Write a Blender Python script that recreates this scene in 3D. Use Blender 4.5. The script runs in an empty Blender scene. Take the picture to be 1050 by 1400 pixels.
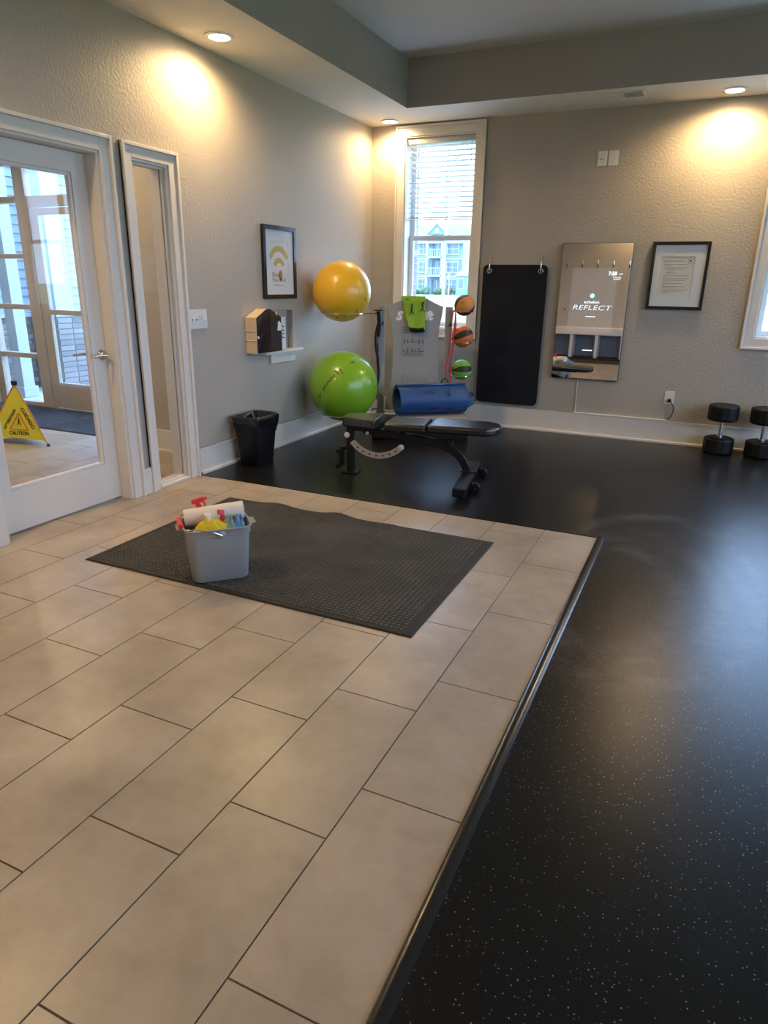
import bpy, math, random
from mathutils import Vector, Matrix
random.seed(7)
sc = bpy.context.scene
COL = sc.collection
PI = math.pi

# ------------------------------------------------------------------ camera
cam_d = bpy.data.cameras.new('camera'); cam = bpy.data.objects.new('camera', cam_d); COL.objects.link(cam)
F_PX, YAW, PIT, ROL = 926.47, 0.4298, 0.3249, 0.0168
CAM = Vector((3.2497, -6.6672, 1.3567))
cam_d.sensor_fit = 'HORIZONTAL'; cam_d.sensor_width = 36.0; cam_d.lens = F_PX / 1050 * 36.0
cam_d.clip_start = 0.05; cam_d.clip_end = 500
fw = Vector((-math.sin(YAW) * math.cos(PIT), math.cos(YAW) * math.cos(PIT), -math.sin(PIT)))
rt = Vector((math.cos(YAW), math.sin(YAW), 0)); up = rt.cross(fw)
R_ = math.cos(ROL) * rt + math.sin(ROL) * up; U_ = -math.sin(ROL) * rt + math.cos(ROL) * up
cam.matrix_world = Matrix(((R_.x, U_.x, -fw.x, CAM.x), (R_.y, U_.y, -fw.y, CAM.y), (R_.z, U_.z, -fw.z, CAM.z), (0, 0, 0, 1)))
sc.camera = cam

# ------------------------------------------------------------------ world, exposure
SKY = (0.42, 0.635, 1.0); SKY_K = 4.8
LAMP_W = 38.0; LAMP_C = (1.0, 0.69, 0.33)
sc.view_settings.view_transform = 'Standard'; sc.view_settings.look = 'None'
sc.view_settings.gamma = 1.0; sc.view_settings.use_curve_mapping = False
sc.view_settings.exposure = 1.44
w = bpy.data.worlds.new('sky'); sc.world = w; w.use_nodes = True
bg = w.node_tree.nodes['Background']; bg.inputs[0].default_value = (*SKY, 1); bg.inputs[1].default_value = SKY_K
sc.cycles.max_bounces = 8; sc.cycles.diffuse_bounces = 5; sc.cycles.glossy_bounces = 4
sc.cycles.transparent_max_bounces = 12; sc.cycles.sample_clamp_indirect = 6.0
sc.cycles.use_denoising = True

# ------------------------------------------------------------------ materials
def mat(name, col, rough=0.5, metal=0.0, spec=0.5, emit=None, ek=0.0, coat=0.0):
    m = bpy.data.materials.new(name); m.use_nodes = True
    b = m.node_tree.nodes['Principled BSDF']
    b.inputs['Base Color'].default_value = (*col, 1); b.inputs['Roughness'].default_value = rough
    b.inputs['Metallic'].default_value = metal; b.inputs['Specular IOR Level'].default_value = spec
    b.inputs['Coat Weight'].default_value = coat; b.inputs['Coat Roughness'].default_value = 0.15
    if emit: b.inputs['Emission Color'].default_value = (*emit, 1); b.inputs['Emission Strength'].default_value = ek
    return m
def nt(m): return m.node_tree.nodes, m.node_tree.links, m.node_tree.nodes['Principled BSDF']
def pos_node(n): return n.new('ShaderNodeNewGeometry').outputs['Position']
def noise(n, l, scale, detail=3.0, rough=0.55, vec=None):
    t = n.new('ShaderNodeTexNoise'); t.inputs['Scale'].default_value = scale
    t.inputs['Detail'].default_value = detail; t.inputs['Roughness'].default_value = rough
    l.new(vec if vec is not None else pos_node(n), t.inputs['Vector']); return t.outputs['Fac']
def ramp(n, l, src, stops):
    r = n.new('ShaderNodeValToRGB'); e = r.color_ramp.elements
    while len(e) < len(stops): e.new(0.5)
    for k, (p, c) in enumerate(stops): e[k].position = p; e[k].color = (*c, 1) if len(c) == 3 else c
    l.new(src, r.inputs[0]); return r.outputs['Color']
def bump(n, l, b, h, strength, dist=0.01):
    x = n.new('ShaderNodeBump'); x.inputs['Strength'].default_value = strength; x.inputs['Distance'].default_value = dist
    l.new(h, x.inputs['Height']); l.new(x.outputs['Normal'], b.inputs['Normal'])
def noisy(name, c0, c1, scale, rough=0.5, bscale=None, bstr=0.2, bdist=0.004, **k):
    m = mat(name, c0, rough, **k); n, l, b = nt(m)
    l.new(ramp(n, l, noise(n, l, scale), [(0.3, c0), (0.7, c1)]), b.inputs['Base Color'])
    if bscale: bump(n, l, b, noise(n, l, bscale, 2.0), bstr, bdist)
    return m
def srgb(r, g, b_):
    f = lambda v: (v / 255 / 12.92) if v / 255 <= 0.04045 else ((v / 255 + 0.055) / 1.055) ** 2.4
    return (f(r), f(g), f(b_))

M = {}
M['wall'] = noisy('wall_paint', (0.412, 0.360, 0.302), (0.432, 0.379, 0.319), 1.3, 0.55, 55.0, 0.55, 0.006)
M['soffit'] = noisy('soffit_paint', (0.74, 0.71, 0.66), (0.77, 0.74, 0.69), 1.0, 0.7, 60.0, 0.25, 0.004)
M['ceil'] = noisy('shaded_ceiling_paint', (0.55, 0.52, 0.49), (0.58, 0.55, 0.52), 1.0, 0.7, 60.0, 0.25, 0.004)  # white ceiling paint greyed to stand for its shade
M['trayside'] = noisy('shaded_tray_paint', (0.33, 0.30, 0.28), (0.35, 0.32, 0.30), 1.0, 0.65, 55.0, 0.3, 0.004)  # wall greige darkened, shade of the unlit tray put into the colour
M['trim'] = noisy('white_trim_paint', (0.69, 0.635, 0.575), (0.72, 0.665, 0.605), 2.0, 0.35)
M['vinyl'] = mat('white_vinyl', (0.75, 0.76, 0.78), 0.35)
M['blind'] = mat('backlit_grey_slat', (0.55, 0.55, 0.56), 0.45)  # white slats greyed in colour to stand for their backlit shade
M['alum'] = noisy('tan_aluminium_frame', (0.40, 0.35, 0.30), (0.43, 0.38, 0.32), 3.0, 0.4)
# tile
m = mat('beige_porcelain', (0.5, 0.4, 0.3), 0.30, spec=0.45); n, l, b = nt(m)
oi = n.new('ShaderNodeObjectInfo')
cl = noise(n, l, 3.0, 6.0, 0.66)
base = ramp(n, l, cl, [(0.30, (0.285, 0.228, 0.178)), (0.5, (0.365, 0.299, 0.240)), (0.70, (0.43, 0.360, 0.297))])
hs = n.new('ShaderNodeHueSaturation'); mr = n.new('ShaderNodeMapRange'); mr.inputs[3].default_value = 0.93; mr.inputs[4].default_value = 1.05
l.new(oi.outputs['Random'], mr.inputs[0]); l.new(mr.outputs[0], hs.inputs['Value']); l.new(base, hs.inputs['Color'])
l.new(hs.outputs['Color'], b.inputs['Base Color'])
l.new(ramp(n, l, noise(n, l, 5.0, 4.0), [(0.2, (0.32,) * 3), (0.8, (0.36,) * 3)]), b.inputs['Roughness'])
bump(n, l, b, noise(n, l, 14.0, 3.0), 0.05, 0.004)
M['tile'] = m
M['grout'] = noisy('brown_grout', (0.075, 0.055, 0.04), (0.11, 0.08, 0.06), 20.0, 0.9)
# speckled rubber floor with dusty scuffs
m = mat('speckled_rubber', (0.01, 0.01, 0.012), 0.42, spec=0.25); n, l, b = nt(m)
v1 = n.new('ShaderNodeTexVoronoi'); v1.inputs['Scale'].default_value = 95.0; l.new(pos_node(n), v1.inputs['Vector'])
d1 = ramp(n, l, v1.outputs['Distance'], [(0.10, (1,) * 3), (0.20, (0,) * 3)])
pick = n.new('ShaderNodeSeparateColor'); l.new(v1.outputs['Color'], pick.inputs[0])
p1 = ramp(n, l, pick.outputs[0], [(0.50, (0,) * 3), (0.56, (1,) * 3)])
mu = n.new('ShaderNodeMath'); mu.operation = 'MULTIPLY'; l.new(d1, mu.inputs[0]); l.new(p1, mu.inputs[1])
spc = n.new('ShaderNodeMix'); spc.data_type = 'RGBA'; l.new(mu.outputs[0], spc.inputs['Factor'])
l.new(ramp(n, l, noise(n, l, 1.1, 4.0), [(0.3, (0.0040, 0.0040, 0.0046)), (0.7, (0.0075, 0.0073, 0.0080))]), spc.inputs['A'])
spc.inputs['B'].default_value = (0.26, 0.26, 0.265, 1)
# scuff rings near the right hand side: distance from a centre, broken up by noise
sx = n.new('ShaderNodeSeparateXYZ'); l.new(pos_node(n), sx.inputs[0])
sq_ = n.new('ShaderNodeVectorMath'); sq_.operation = 'MULTIPLY'; l.new(pos_node(n), sq_.inputs[0]); sq_.inputs[1].default_value = (1, .5, 1)
def scuff(cx, cy, r, wid):
    c = n.new('ShaderNodeVectorMath'); c.operation = 'DISTANCE'; l.new(sq_.outputs[0], c.inputs[0]); c.inputs[1].default_value = (cx, cy, 0)
    s = n.new('ShaderNodeMath'); s.operation = 'SUBTRACT'; l.new(c.outputs['Value'], s.inputs[0]); s.inputs[1].default_value = r
    a = n.new('ShaderNodeMath'); a.operation = 'ABSOLUTE'; l.new(s.outputs[0], a.inputs[0])
    return ramp(n, l, a.outputs[0], [(0.0, (1,) * 3), (wid, (0,) * 3)])
acc = None
for a_ in ((3.07, -1.77, 0.41, 0.07), (3.10, -1.74, 0.36, 0.06), (3.16, -1.66, 0.50, 0.06), (3.0, -1.80, 0.30, 0.08), (3.9, -1.40, 0.40, 0.08)):
    s_ = scuff(*a_)
    if acc is None: acc = s_
    else:
        q = n.new('ShaderNodeMath'); q.operation = 'MAXIMUM'; l.new(acc, q.inputs[0]); l.new(s_, q.inputs[1]); acc = q.outputs[0]
brk = ramp(n, l, noise(n, l, 4.5, 6.0, 0.8), [(0.42, (0,) * 3), (0.66, (1,) * 3)])
q = n.new('ShaderNodeMath'); q.operation = 'MULTIPLY'; l.new(acc, q.inputs[0]); l.new(brk, q.inputs[1])
q2 = n.new('ShaderNodeMath'); q2.operation = 'MULTIPLY'; l.new(q.outputs[0], q2.inputs[0]); q2.inputs[1].default_value = 0.6
sc2 = n.new('ShaderNodeMix'); sc2.data_type = 'RGBA'; l.new(q2.outputs[0], sc2.inputs['Factor'])
l.new(spc.outputs['Result'], sc2.inputs['A']); sc2.inputs['B'].default_value = (0.10, 0.10, 0.105, 1)
l.new(sc2.outputs['Result'], b.inputs['Base Color'])
l.new(ramp(n, l, noise(n, l, 2.5, 4.0), [(0.2, (0.27,) * 3), (0.8, (0.31,) * 3)]), b.inputs['Roughness'])
bump(n, l, b, noise(n, l, 260.0, 2.0), 0.18, 0.002)
M['rubber'] = m
M['strip'] = mat('black_vinyl_strip', (0.012, 0.012, 0.014), 0.22)
M['matnub'] = noisy('charcoal_mat_pile', (0.060, 0.055, 0.050), (0.105, 0.097, 0.089), 3.0, 0.95, 300.0, 0.6, 0.003)
M['matbase'] = noisy('mat_rubber', (0.016, 0.014, 0.012), (0.022, 0.019, 0.016), 6.0, 0.75)
M['navy'] = noisy('navy_mat_pile', (0.012, 0.016, 0.024), (0.022, 0.028, 0.038), 40.0, 0.95, 300.0, 0.5, 0.004)
M['black'] = mat('black_plastic', (0.006, 0.006, 0.007), 0.42, spec=0.35)
M['blackgloss'] = mat('black_gloss', (0.008, 0.008, 0.009), 0.16)
M['liner'] = mat('black_bin_liner', (0.008, 0.008, 0.010), 0.18, coat=0.4)
M['frameblk'] = mat('black_frame', (0.010, 0.009, 0.009), 0.22)
M['vinylblk'] = noisy('black_upholstery', (0.010, 0.010, 0.011), (0.014, 0.014, 0.015), 8.0, 0.27, 300.0, 0.12, 0.001, spec=0.8)
M['steelblk'] = mat('black_powder_coat', (0.007, 0.007, 0.010), 0.3, spec=0.4)
M['yogablk'] = noisy('black_foam', (0.0065, 0.007, 0.011), (0.009, 0.010, 0.015), 3.0, 0.7, spec=0.25)
M['dumb'] = mat('dumbbell_rubber', (0.005, 0.005, 0.006), 0.5, spec=0.3)
M['chrome'] = mat('chrome', (0.75, 0.75, 0.76), 0.14, metal=1.0)
M['nickel'] = mat('satin_nickel', (0.62, 0.58, 0.54), 0.22, metal=1.0)
M['whitep'] = mat('white_plastic', (0.72, 0.70, 0.66), 0.35)
M['paper'] = mat('white_paper', (0.80, 0.78, 0.77), 0.7)
M['cream'] = mat('cream_paper', (0.76, 0.71, 0.62), 0.7)
M['ink'] = mat('black_ink', (0.015, 0.015, 0.016), 0.6)
M['inkgrey'] = mat('grey_ink', (0.22, 0.21, 0.20), 0.7)
M['fade'] = mat('faded_print', (0.26, 0.25, 0.245), 0.5)
M['gold'] = mat('mustard_print', (0.62, 0.43, 0.07), 0.6)
M['rackgrey'] = noisy('grey_rack_metal', (0.32, 0.315, 0.31), (0.34, 0.335, 0.33), 3.0, 0.4)
M['rackbase'] = noisy('rack_tray', (0.33, 0.30, 0.27), (0.36, 0.33, 0.29), 4.0, 0.5)
M['white'] = mat('white_print', (0.86, 0.86, 0.86), 0.5)
M['yellowball'] = mat('yellow_pvc', (0.80, 0.46, 0.025), 0.33, coat=0.25)
n, l, b = nt(M['yellowball'])
wv = n.new('ShaderNodeTexWave'); wv.wave_type = 'BANDS'; wv.bands_direction = 'Z'; wv.inputs['Scale'].default_value = 28.0
l.new(pos_node(n), wv.inputs['Vector']); bump(n, l, b, wv.outputs['Fac'], 0.12, 0.002)
M['greenball'] = mat('green_pvc', (0.205, 0.43, 0.018), 0.30, coat=0.3)
M['medor'] = noisy('orange_rubber', (0.56, 0.145, 0.03), (0.62, 0.17, 0.04), 10, 0.55, 400, 0.3, 0.001)
M['medtan'] = noisy('amber_rubber', (0.60, 0.24, 0.06), (0.64, 0.28, 0.07), 10, 0.55, 400, 0.3, 0.001)
M['medgr'] = noisy('lime_rubber', (0.13, 0.40, 0.05), (0.16, 0.45, 0.06), 10, 0.55, 400, 0.3, 0.001)
M['medbl'] = noisy('teal_rubber', (0.02, 0.11, 0.20), (0.03, 0.14, 0.24), 10, 0.55, 400, 0.3, 0.001)
M['medblk'] = mat('dark_rubber', (0.016, 0.015, 0.015), 0.55)
M['bluemat'] = noisy('blue_foam', (0.012, 0.055, 0.19), (0.018, 0.075, 0.24), 6.0, 0.55)
M['bluedeep'] = mat('dark_blue_print', (0.006, 0.022, 0.07), 0.6)
M['lime'] = noisy('lime_towel', (0.24, 0.42, 0.03), (0.29, 0.48, 0.04), 20, 0.9, 250, 0.4, 0.003)
M['redtube'] = mat('red_latex', (0.55, 0.03, 0.03), 0.35)
M['bucket'] = noisy('grey_bucket_plastic', (0.27, 0.275, 0.275), (0.29, 0.295, 0.295), 6, 0.42)
M['red'] = mat('red_plastic', (0.70, 0.03, 0.03), 0.35)
M['yrag'] = noisy('yellow_cloth', (0.70, 0.50, 0.02), (0.80, 0.60, 0.03), 30, 0.9, 250, 0.5, 0.003)
M['brag'] = noisy('blue_cloth', (0.10, 0.24, 0.45), (0.16, 0.34, 0.60), 30, 0.9, 250, 0.5, 0.003)
M['trag'] = noisy('teal_cloth', (0.17, 0.29, 0.30), (0.22, 0.35, 0.36), 30, 0.9, 250, 0.5, 0.003)
M['pptowel'] = noisy('paper_towel', (0.74, 0.66, 0.58), (0.78, 0.70, 0.62), 12, 0.9, 120, 0.3, 0.003)
M['bottle'] = mat('milky_plastic', (0.72, 0.72, 0.70), 0.3)
M['yellow'] = noisy('yellow_nylon', (0.72, 0.62, 0.02), (0.78, 0.68, 0.03), 8, 0.6)
M['orange'] = mat('orange_print', (0.72, 0.22, 0.02), 0.6)
M['kraft'] = noisy('kraft_board', (0.60, 0.47, 0.34), (0.66, 0.52, 0.38), 6, 0.7)
M['maroon'] = noisy('dark_maroon_gloss', (0.016, 0.006, 0.008), (0.028, 0.012, 0.014), 9, 0.14, 14.0, 0.35, 0.01, coat=0.6)
M['teal'] = noisy('pale_teal_card', (0.50, 0.60, 0.60), (0.66, 0.70, 0.68), 9, 0.5)
M['screenglow'] = mat('lit_screen_text', (0.8, 0.9, 0.95), 0.5, emit=(0.80, 0.93, 1.0), ek=0.42)
M['cubby'] = noisy('cubby_reflection_blue', (0.20, 0.25, 0.34), (0.24, 0.29, 0.38), 2, 0.5)  # blue of the window reflections put into the panel colour
M['concrete'] = noisy('pale_concrete', (0.36, 0.36, 0.35), (0.44, 0.43, 0.42), 3, 0.9)
M['grass'] = noisy('lawn_grass', (0.17, 0.24, 0.10), (0.24, 0.31, 0.14), 0.3, 0.95)
M['siding'] = noisy('grey_blue_siding', (0.27, 0.34, 0.40), (0.29, 0.36, 0.42), 2, 0.6)
M['extwhite'] = mat('exterior_hazed_white', (0.38, 0.42, 0.46), 0.6)  # white with the outdoor blue haze mixed into its colour
m = mat('grey_brick', (0.2, 0.19, 0.18), 0.85); n, l, b = nt(m)
oi = n.new('ShaderNodeObjectInfo'); l.new(ramp(n, l, oi.outputs['Random'], [(0.0, (0.135, 0.125, 0.125)), (0.5, (0.20, 0.185, 0.18)), (1.0, (0.26, 0.24, 0.23))]), b.inputs['Base Color'])
bump(n, l, b, noise(n, l, 60, 3), 0.4, 0.004); M['brick'] = m
M['mortar'] = mat('mortar', (0.36, 0.35, 0.34), 0.9)
M['bldwall'] = noisy('far_hazed_siding', (0.15, 0.22, 0.28), (0.17, 0.24, 0.30), 0.5, 0.8)  # bluish outdoor haze painted into the siding colour
M['bldroof'] = noisy('hazed_shingles', (0.15, 0.20, 0.24), (0.17, 0.22, 0.26), 0.6, 0.9)  # same blue haze put into the roof colour
M['houseside'] = mat('pale_house_siding', (0.30, 0.36, 0.40), 0.7)  # pale siding, blued and dimmed in colour for the haze
M['bldglass'] = mat('far_glass', (0.10, 0.13, 0.17), 0.15)
M['leaf'] = noisy('shrub_leaf', (0.05, 0.09, 0.05), (0.10, 0.14, 0.08), 5, 0.9)
M['bark'] = noisy('tan_bark', (0.30, 0.23, 0.17), (0.36, 0.28, 0.21), 6, 0.9)
m = mat('lamp_lens', (1, 0.9, 0.7), 0.4, emit=(1.0, 0.84, 0.58), ek=16.0); M['lens'] = m
# clear window glass: mostly see-through with a Fresnel sheen
def glass(name, tint, k=1.0):
    m = bpy.data.materials.new(name); m.use_nodes = True; n = m.node_tree.nodes; l = m.node_tree.links
    n.remove(n['Principled BSDF']); out = n['Material Output']
    t = n.new('ShaderNodeBsdfTransparent'); t.inputs[0].default_value = (*tint, 1)
    g = n.new('ShaderNodeBsdfGlossy'); g.inputs['Roughness'].default_value = 0.02
    lw = n.new('ShaderNodeLayerWeight'); pw = n.new('ShaderNodeMath'); pw.operation = 'POWER'; l.new(lw.outputs['Facing'], pw.inputs[0]); pw.inputs[1].default_value = 5.0
    fr = n.new('ShaderNodeMath'); fr.operation = 'MULTIPLY_ADD'; l.new(pw.outputs[0], fr.inputs[0]); fr.inputs[1].default_value = 0.75; fr.inputs[2].default_value = 0.03
    lw.inputs['Blend'].default_value = 0.5
    mx = n.new('ShaderNodeMixShader'); l.new(fr.outputs[0], mx.inputs[0]); l.new(t.outputs[0], mx.inputs[1]); l.new(g.outputs[0], mx.inputs[2])
    l.new(mx.outputs[0], out.inputs[0]); return m
M['glass'] = glass('window_glass', (0.95, 0.97, 0.98)); M['picglass'] = glass('picture_glass', (1, 1, 1))
# mirror with a faint lit display panel behind it
m = bpy.data.materials.new('smart_mirror_glass'); m.use_nodes = True; n = m.node_tree.nodes; l = m.node_tree.links
n.remove(n['Principled BSDF']); g = n.new('ShaderNodeBsdfGlossy'); g.inputs[0].default_value = (0.80, 0.77, 0.74, 1); g.inputs['Roughness'].default_value = 0.015
l.new(g.outputs[0], n['Material Output'].inputs[0]); M['mirror'] = m
m = bpy.data.materials.new('lit_display_glass'); m.use_nodes = True; n = m.node_tree.nodes; l = m.node_tree.links
n.remove(n['Principled BSDF']); g = n.new('ShaderNodeBsdfGlossy'); g.inputs[0].default_value = (0.80, 0.77, 0.74, 1); g.inputs['Roughness'].default_value = 0.015
e = n.new('ShaderNodeEmission'); e.inputs[0].default_value = (0.75, 0.85, 1.0, 1); e.inputs[1].default_value = 0.022
ad = n.new('ShaderNodeAddShader'); l.new(g.outputs[0], ad.inputs[0]); l.new(e.outputs[0], ad.inputs[1]); l.new(ad.outputs[0], n['Material Output'].inputs[0]); M['display'] = m

# ------------------------------------------------------------------ mesh helpers
class MB:
    def __init__(s): s.v = []; s.f = []
    def add(s, vs, fs, X=None):
        o = len(s.v)
        s.v += [tuple(X @ Vector(q)) if X is not None else tuple(q) for q in vs]
        s.f += [tuple(i + o for i in q) for q in fs]; return s
    def box(s, a, b_, X=None):
        x0, y0, z0 = a; x1, y1, z1 = b_
        return s.add([(x0, y0, z0), (x1, y0, z0), (x1, y1, z0), (x0, y1, z0), (x0, y0, z1), (x1, y0, z1), (x1, y1, z1), (x0, y1, z1)],
                     [(0, 3, 2, 1), (4, 5, 6, 7), (0, 1, 5, 4), (1, 2, 6, 5), (2, 3, 7, 6), (3, 0, 4, 7)], X)
    def prism(s, poly, z0, z1, X=None):
        k = len(poly)
        return s.add([(x, y, z0) for x, y in poly] + [(x, y, z1) for x, y in poly],
                     [tuple(range(k))[::-1], tuple(range(k, 2 * k))] + [(i, (i + 1) % k, k + (i + 1) % k, k + i) for i in range(k)], X)
    def cone(s, p0, p1, r0, r1, k=16, caps=True):
        p0 = Vector(p0); p1 = Vector(p1); q = (p1 - p0).to_track_quat('Z', 'Y')
        ring = [Vector((math.cos(2 * PI * i / k), math.sin(2 * PI * i / k), 0)) for i in range(k)]
        vs = [p0 + q @ (a * r0) for a in ring] + [p1 + q @ (a * r1) for a in ring]
        fs = [(i, (i + 1) % k, k + (i + 1) % k, k + i) for i in range(k)]
        if caps: fs += [tuple(range(k))[::-1], tuple(range(k, 2 * k))]
        return s.add(vs, fs)
    def tube(s, pts, r, k=10, closed=False, caps=True):
        pts = [Vector(a) for a in pts]; n_ = len(pts); vs = []; nrm = None
        for i in range(n_):
            a = pts[(i - 1) % n_] if closed or i > 0 else pts[i]; c = pts[(i + 1) % n_] if closed or i < n_ - 1 else pts[i]
            t = (c - a).normalized()
            if nrm is None: nrm = t.orthogonal().normalized()
            nrm = (nrm - t * nrm.dot(t)).normalized(); bn = t.cross(nrm)
            rr = r[i] if isinstance(r, (list, tuple)) else r
            vs += [pts[i] + nrm * math.cos(2 * PI * j / k) * rr + bn * math.sin(2 * PI * j / k) * rr for j in range(k)]
        fs = []
        for i in range(n_ if closed else n_ - 1):
            for j in range(k):
                fs.append((i * k + j, i * k + (j + 1) % k, ((i + 1) % n_) * k + (j + 1) % k, ((i + 1) % n_) * k + j))
        if caps and not closed: fs += [tuple(range(k))[::-1], tuple(range((n_ - 1) * k, n_ * k))]
        return s.add(vs, fs)
    def lathe(s, prof, k=24, X=None):
        vs = []; n_ = len(prof)
        for r, z in prof: vs += [(r * math.cos(2 * PI * j / k), r * math.sin(2 * PI * j / k), z) for j in range(k)]
        fs = [(i * k + j, i * k + (j + 1) % k, (i + 1) * k + (j + 1) % k, (i + 1) * k + j) for i in range(n_ - 1) for j in range(k)]
        if prof[0][0] > 1e-6: fs.append(tuple(range(k))[::-1])
        if prof[-1][0] > 1e-6: fs.append(tuple(range((n_ - 1) * k, n_ * k)))
        return s.add(vs, fs, X)
    def sphere(s, c, r, a=32, b_=18, sq=(1, 1, 1)):
        pr = [(max(1e-7, r * math.sin(PI * i / b_)), -r * math.cos(PI * i / b_)) for i in range(b_ + 1)]
        return s.lathe(pr, a, Matrix.Translation(c) @ Matrix.Diagonal((*sq, 1)))
    def grid(s, fn, nu, nv):
        vs = [fn(i / nu, j / nv) for j in range(nv + 1) for i in range(nu + 1)]
        return s.add(vs, [(j * (nu + 1) + i, j * (nu + 1) + i + 1, (j + 1) * (nu + 1) + i + 1, (j + 1) * (nu + 1) + i) for j in range(nv) for i in range(nu)])
    def rings(s, rings, cap0=True, cap1=True, X=None):
        k = len(rings[0]); vs = [q for r in rings for q in r]
        fs = [(i * k + j, i * k + (j + 1) % k, (i + 1) * k + (j + 1) % k, (i + 1) * k + j) for i in range(len(rings) - 1) for j in range(k)]
        if cap0: fs.append(tuple(range(k))[::-1])
        if cap1: fs.append(tuple(range((len(rings) - 1) * k, len(rings) * k)))
        return s.add(vs, fs, X)
    def build(s, name, material, parent=None, smooth=False, bevel=0.0, X=None, seg=2):
        me = bpy.data.meshes.new(name); me.from_pydata([tuple(q) for q in s.v], [], s.f); me.update()
        me.materials.append(M[material] if isinstance(material, str) else material)
        if smooth:
            for q in me.polygons: q.use_smooth = True
            try: me.set_sharp_from_angle(angle=0.7)
            except Exception: pass
        o = bpy.data.objects.new(name, me); COL.objects.link(o)
        if X is not None: o.matrix_local = X
        if parent: o.parent = parent
        if bevel:
            bv = o.modifiers.new('bevel', 'BEVEL'); bv.width = bevel; bv.segments = seg; bv.limit_method = 'ANGLE'; bv.angle_limit = 0.6
        return o
def rrect(x0, y0, x1, y1, r, k=5):
    o = []
    for cx, cy, a0 in ((x1 - r, y1 - r, 0), (x0 + r, y1 - r, 90), (x0 + r, y0 + r, 180), (x1 - r, y0 + r, 270)):
        o += [(cx + r * math.cos(math.radians(a0 + 90 * i / k)), cy + r * math.sin(math.radians(a0 + 90 * i / k))) for i in range(k + 1)]
    return o
def thing(name, label, cat, loc=(0, 0, 0), rz=0.0, group=None, kind=None):
    o = bpy.data.objects.new(name, None); COL.objects.link(o); o.empty_display_size = 0.05
    o.location = loc; o.rotation_euler = (0, 0, rz); return tag(o, label, cat, group, kind)
def tag(o, label=None, cat=None, group=None, kind=None):
    if label: o['label'] = label
    if cat: o['category'] = cat
    if group: o['group'] = group
    if kind: o['kind'] = kind
    return o
def struct(o, label=None, cat=None): return tag(o, label, cat, None, 'structure')
def BOX(name, a, b_, material, parent=None, bevel=0.0): return MB().box(a, b_).build(name, material, parent, bevel=bevel)
def dup(o, parent=None):
    c = o.copy(); COL.objects.link(c); c.parent = parent
    for ch in list(o.children): dup(ch, c)
    return c
# flat frames: local x = to the viewer's right, y = up, z = out of the surface
def face_left(y, z, x=0.0): return Matrix(((0, 0, 1, x), (1, 0, 0, y), (0, 1, 0, z), (0, 0, 0, 1)))
def face_back(x, z, y=0.0): return Matrix(((1, 0, 0, x), (0, 0, -1, y), (0, 1, 0, z), (0, 0, 0, 1)))
def text_geo(body, size, shear=0.0, align='CENTER', extr=0.0, spacing=1.0, bold=0.0):
    c = bpy.data.curves.new('lettering', 'FONT'); c.body = body; c.size = size; c.shear = shear
    c.align_x = align; c.align_y = 'CENTER'; c.extrude = extr; c.space_character = spacing; c.offset = bold; c.resolution_u = 3
    o = bpy.data.objects.new('lettering_source', c); COL.objects.link(o)
    me = bpy.data.meshes.new_from_object(o.evaluated_get(bpy.context.evaluated_depsgraph_get()))
    g = ([tuple(v.co) for v in me.vertices], [tuple(p.vertices) for p in me.polygons])
    bpy.data.objects.remove(o); bpy.data.curves.remove(c); bpy.data.meshes.remove(me); return g
def lettering(name, body, size, material, parent, X, **k):
    vs, fs = text_geo(body, size, **k); return MB().add(vs, fs, X).build(name, material, parent)
# little printed figures as 2D geometry
POSES = [
    [(-.05, .0, .1, .35, .12), (.1, .35, .02, .75, .17), (.02, .75, -.3, .95, .07), (.02, .72, .3, .9, .07), (-.05, 0, -.25, -.35, .09), (.0, .05, .28, -.1, .09), (.28, -.1, .4, -.4, .07)],
    [(0, 0, 0, .7, .18), (0, .68, -.35, .5, .07), (0, .68, .35, .5, .07), (0, 0, -.15, -.7, .1), (0, 0, .15, -.7, .1)],
    [(0, 0, -.3, .5, .17), (-.3, .5, -.6, .2, .07), (-.3, .5, .1, .4, .07), (0, 0, .4, .1, .1), (.4, .1, .6, -.3, .09), (0, 0, -.1, -.6, .1)],
    [(-.6, 0, .1, .12, .16), (.1, .12, .6, .1, .1), (-.5, 0, -.55, -.35, .07), (.6, .1, .75, -.3, .08)],
    [(0, 0, .05, .7, .17), (.05, .65, .1, 1.05, .07), (.05, .65, -.3, .8, .07), (0, 0, -.3, -.55, .1), (0, 0, .35, -.5, .1)],
]
HEADS = [(.14, .98), (0, .92), (-.45, .72), (-.8, .12), (.1, .92)]
def figure(i, size, ox=0.0, oy=0.0, rot=0.0):
    vs, fs = [], []
    ca, sa = math.cos(rot), math.sin(rot)
    def put(pts):
        o = len(vs)
        for x, y in pts: x *= size; y *= size; vs.append((ox + x * ca - y * sa, oy + x * sa + y * ca, 0))
        fs.append(tuple(range(o, o + len(pts))))
    for x0, y0, x1, y1, w_ in POSES[i % 5]:
        d = Vector((x1 - x0, y1 - y0)); L_ = d.length; d /= L_; nn = Vector((-d.y, d.x)) * w_ * 0.85
        put([(x0 - nn.x, y0 - nn.y), (x1 - nn.x * .7, y1 - nn.y * .7), (x1 + nn.x * .7, y1 + nn.y * .7), (x0 + nn.x, y0 + nn.y)])
    hx, hy = HEADS[i % 5]; put([(hx + .14 * math.cos(a * PI / 4), hy + .14 * math.sin(a * PI / 4)) for a in range(8)])
    return vs, fs
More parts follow.
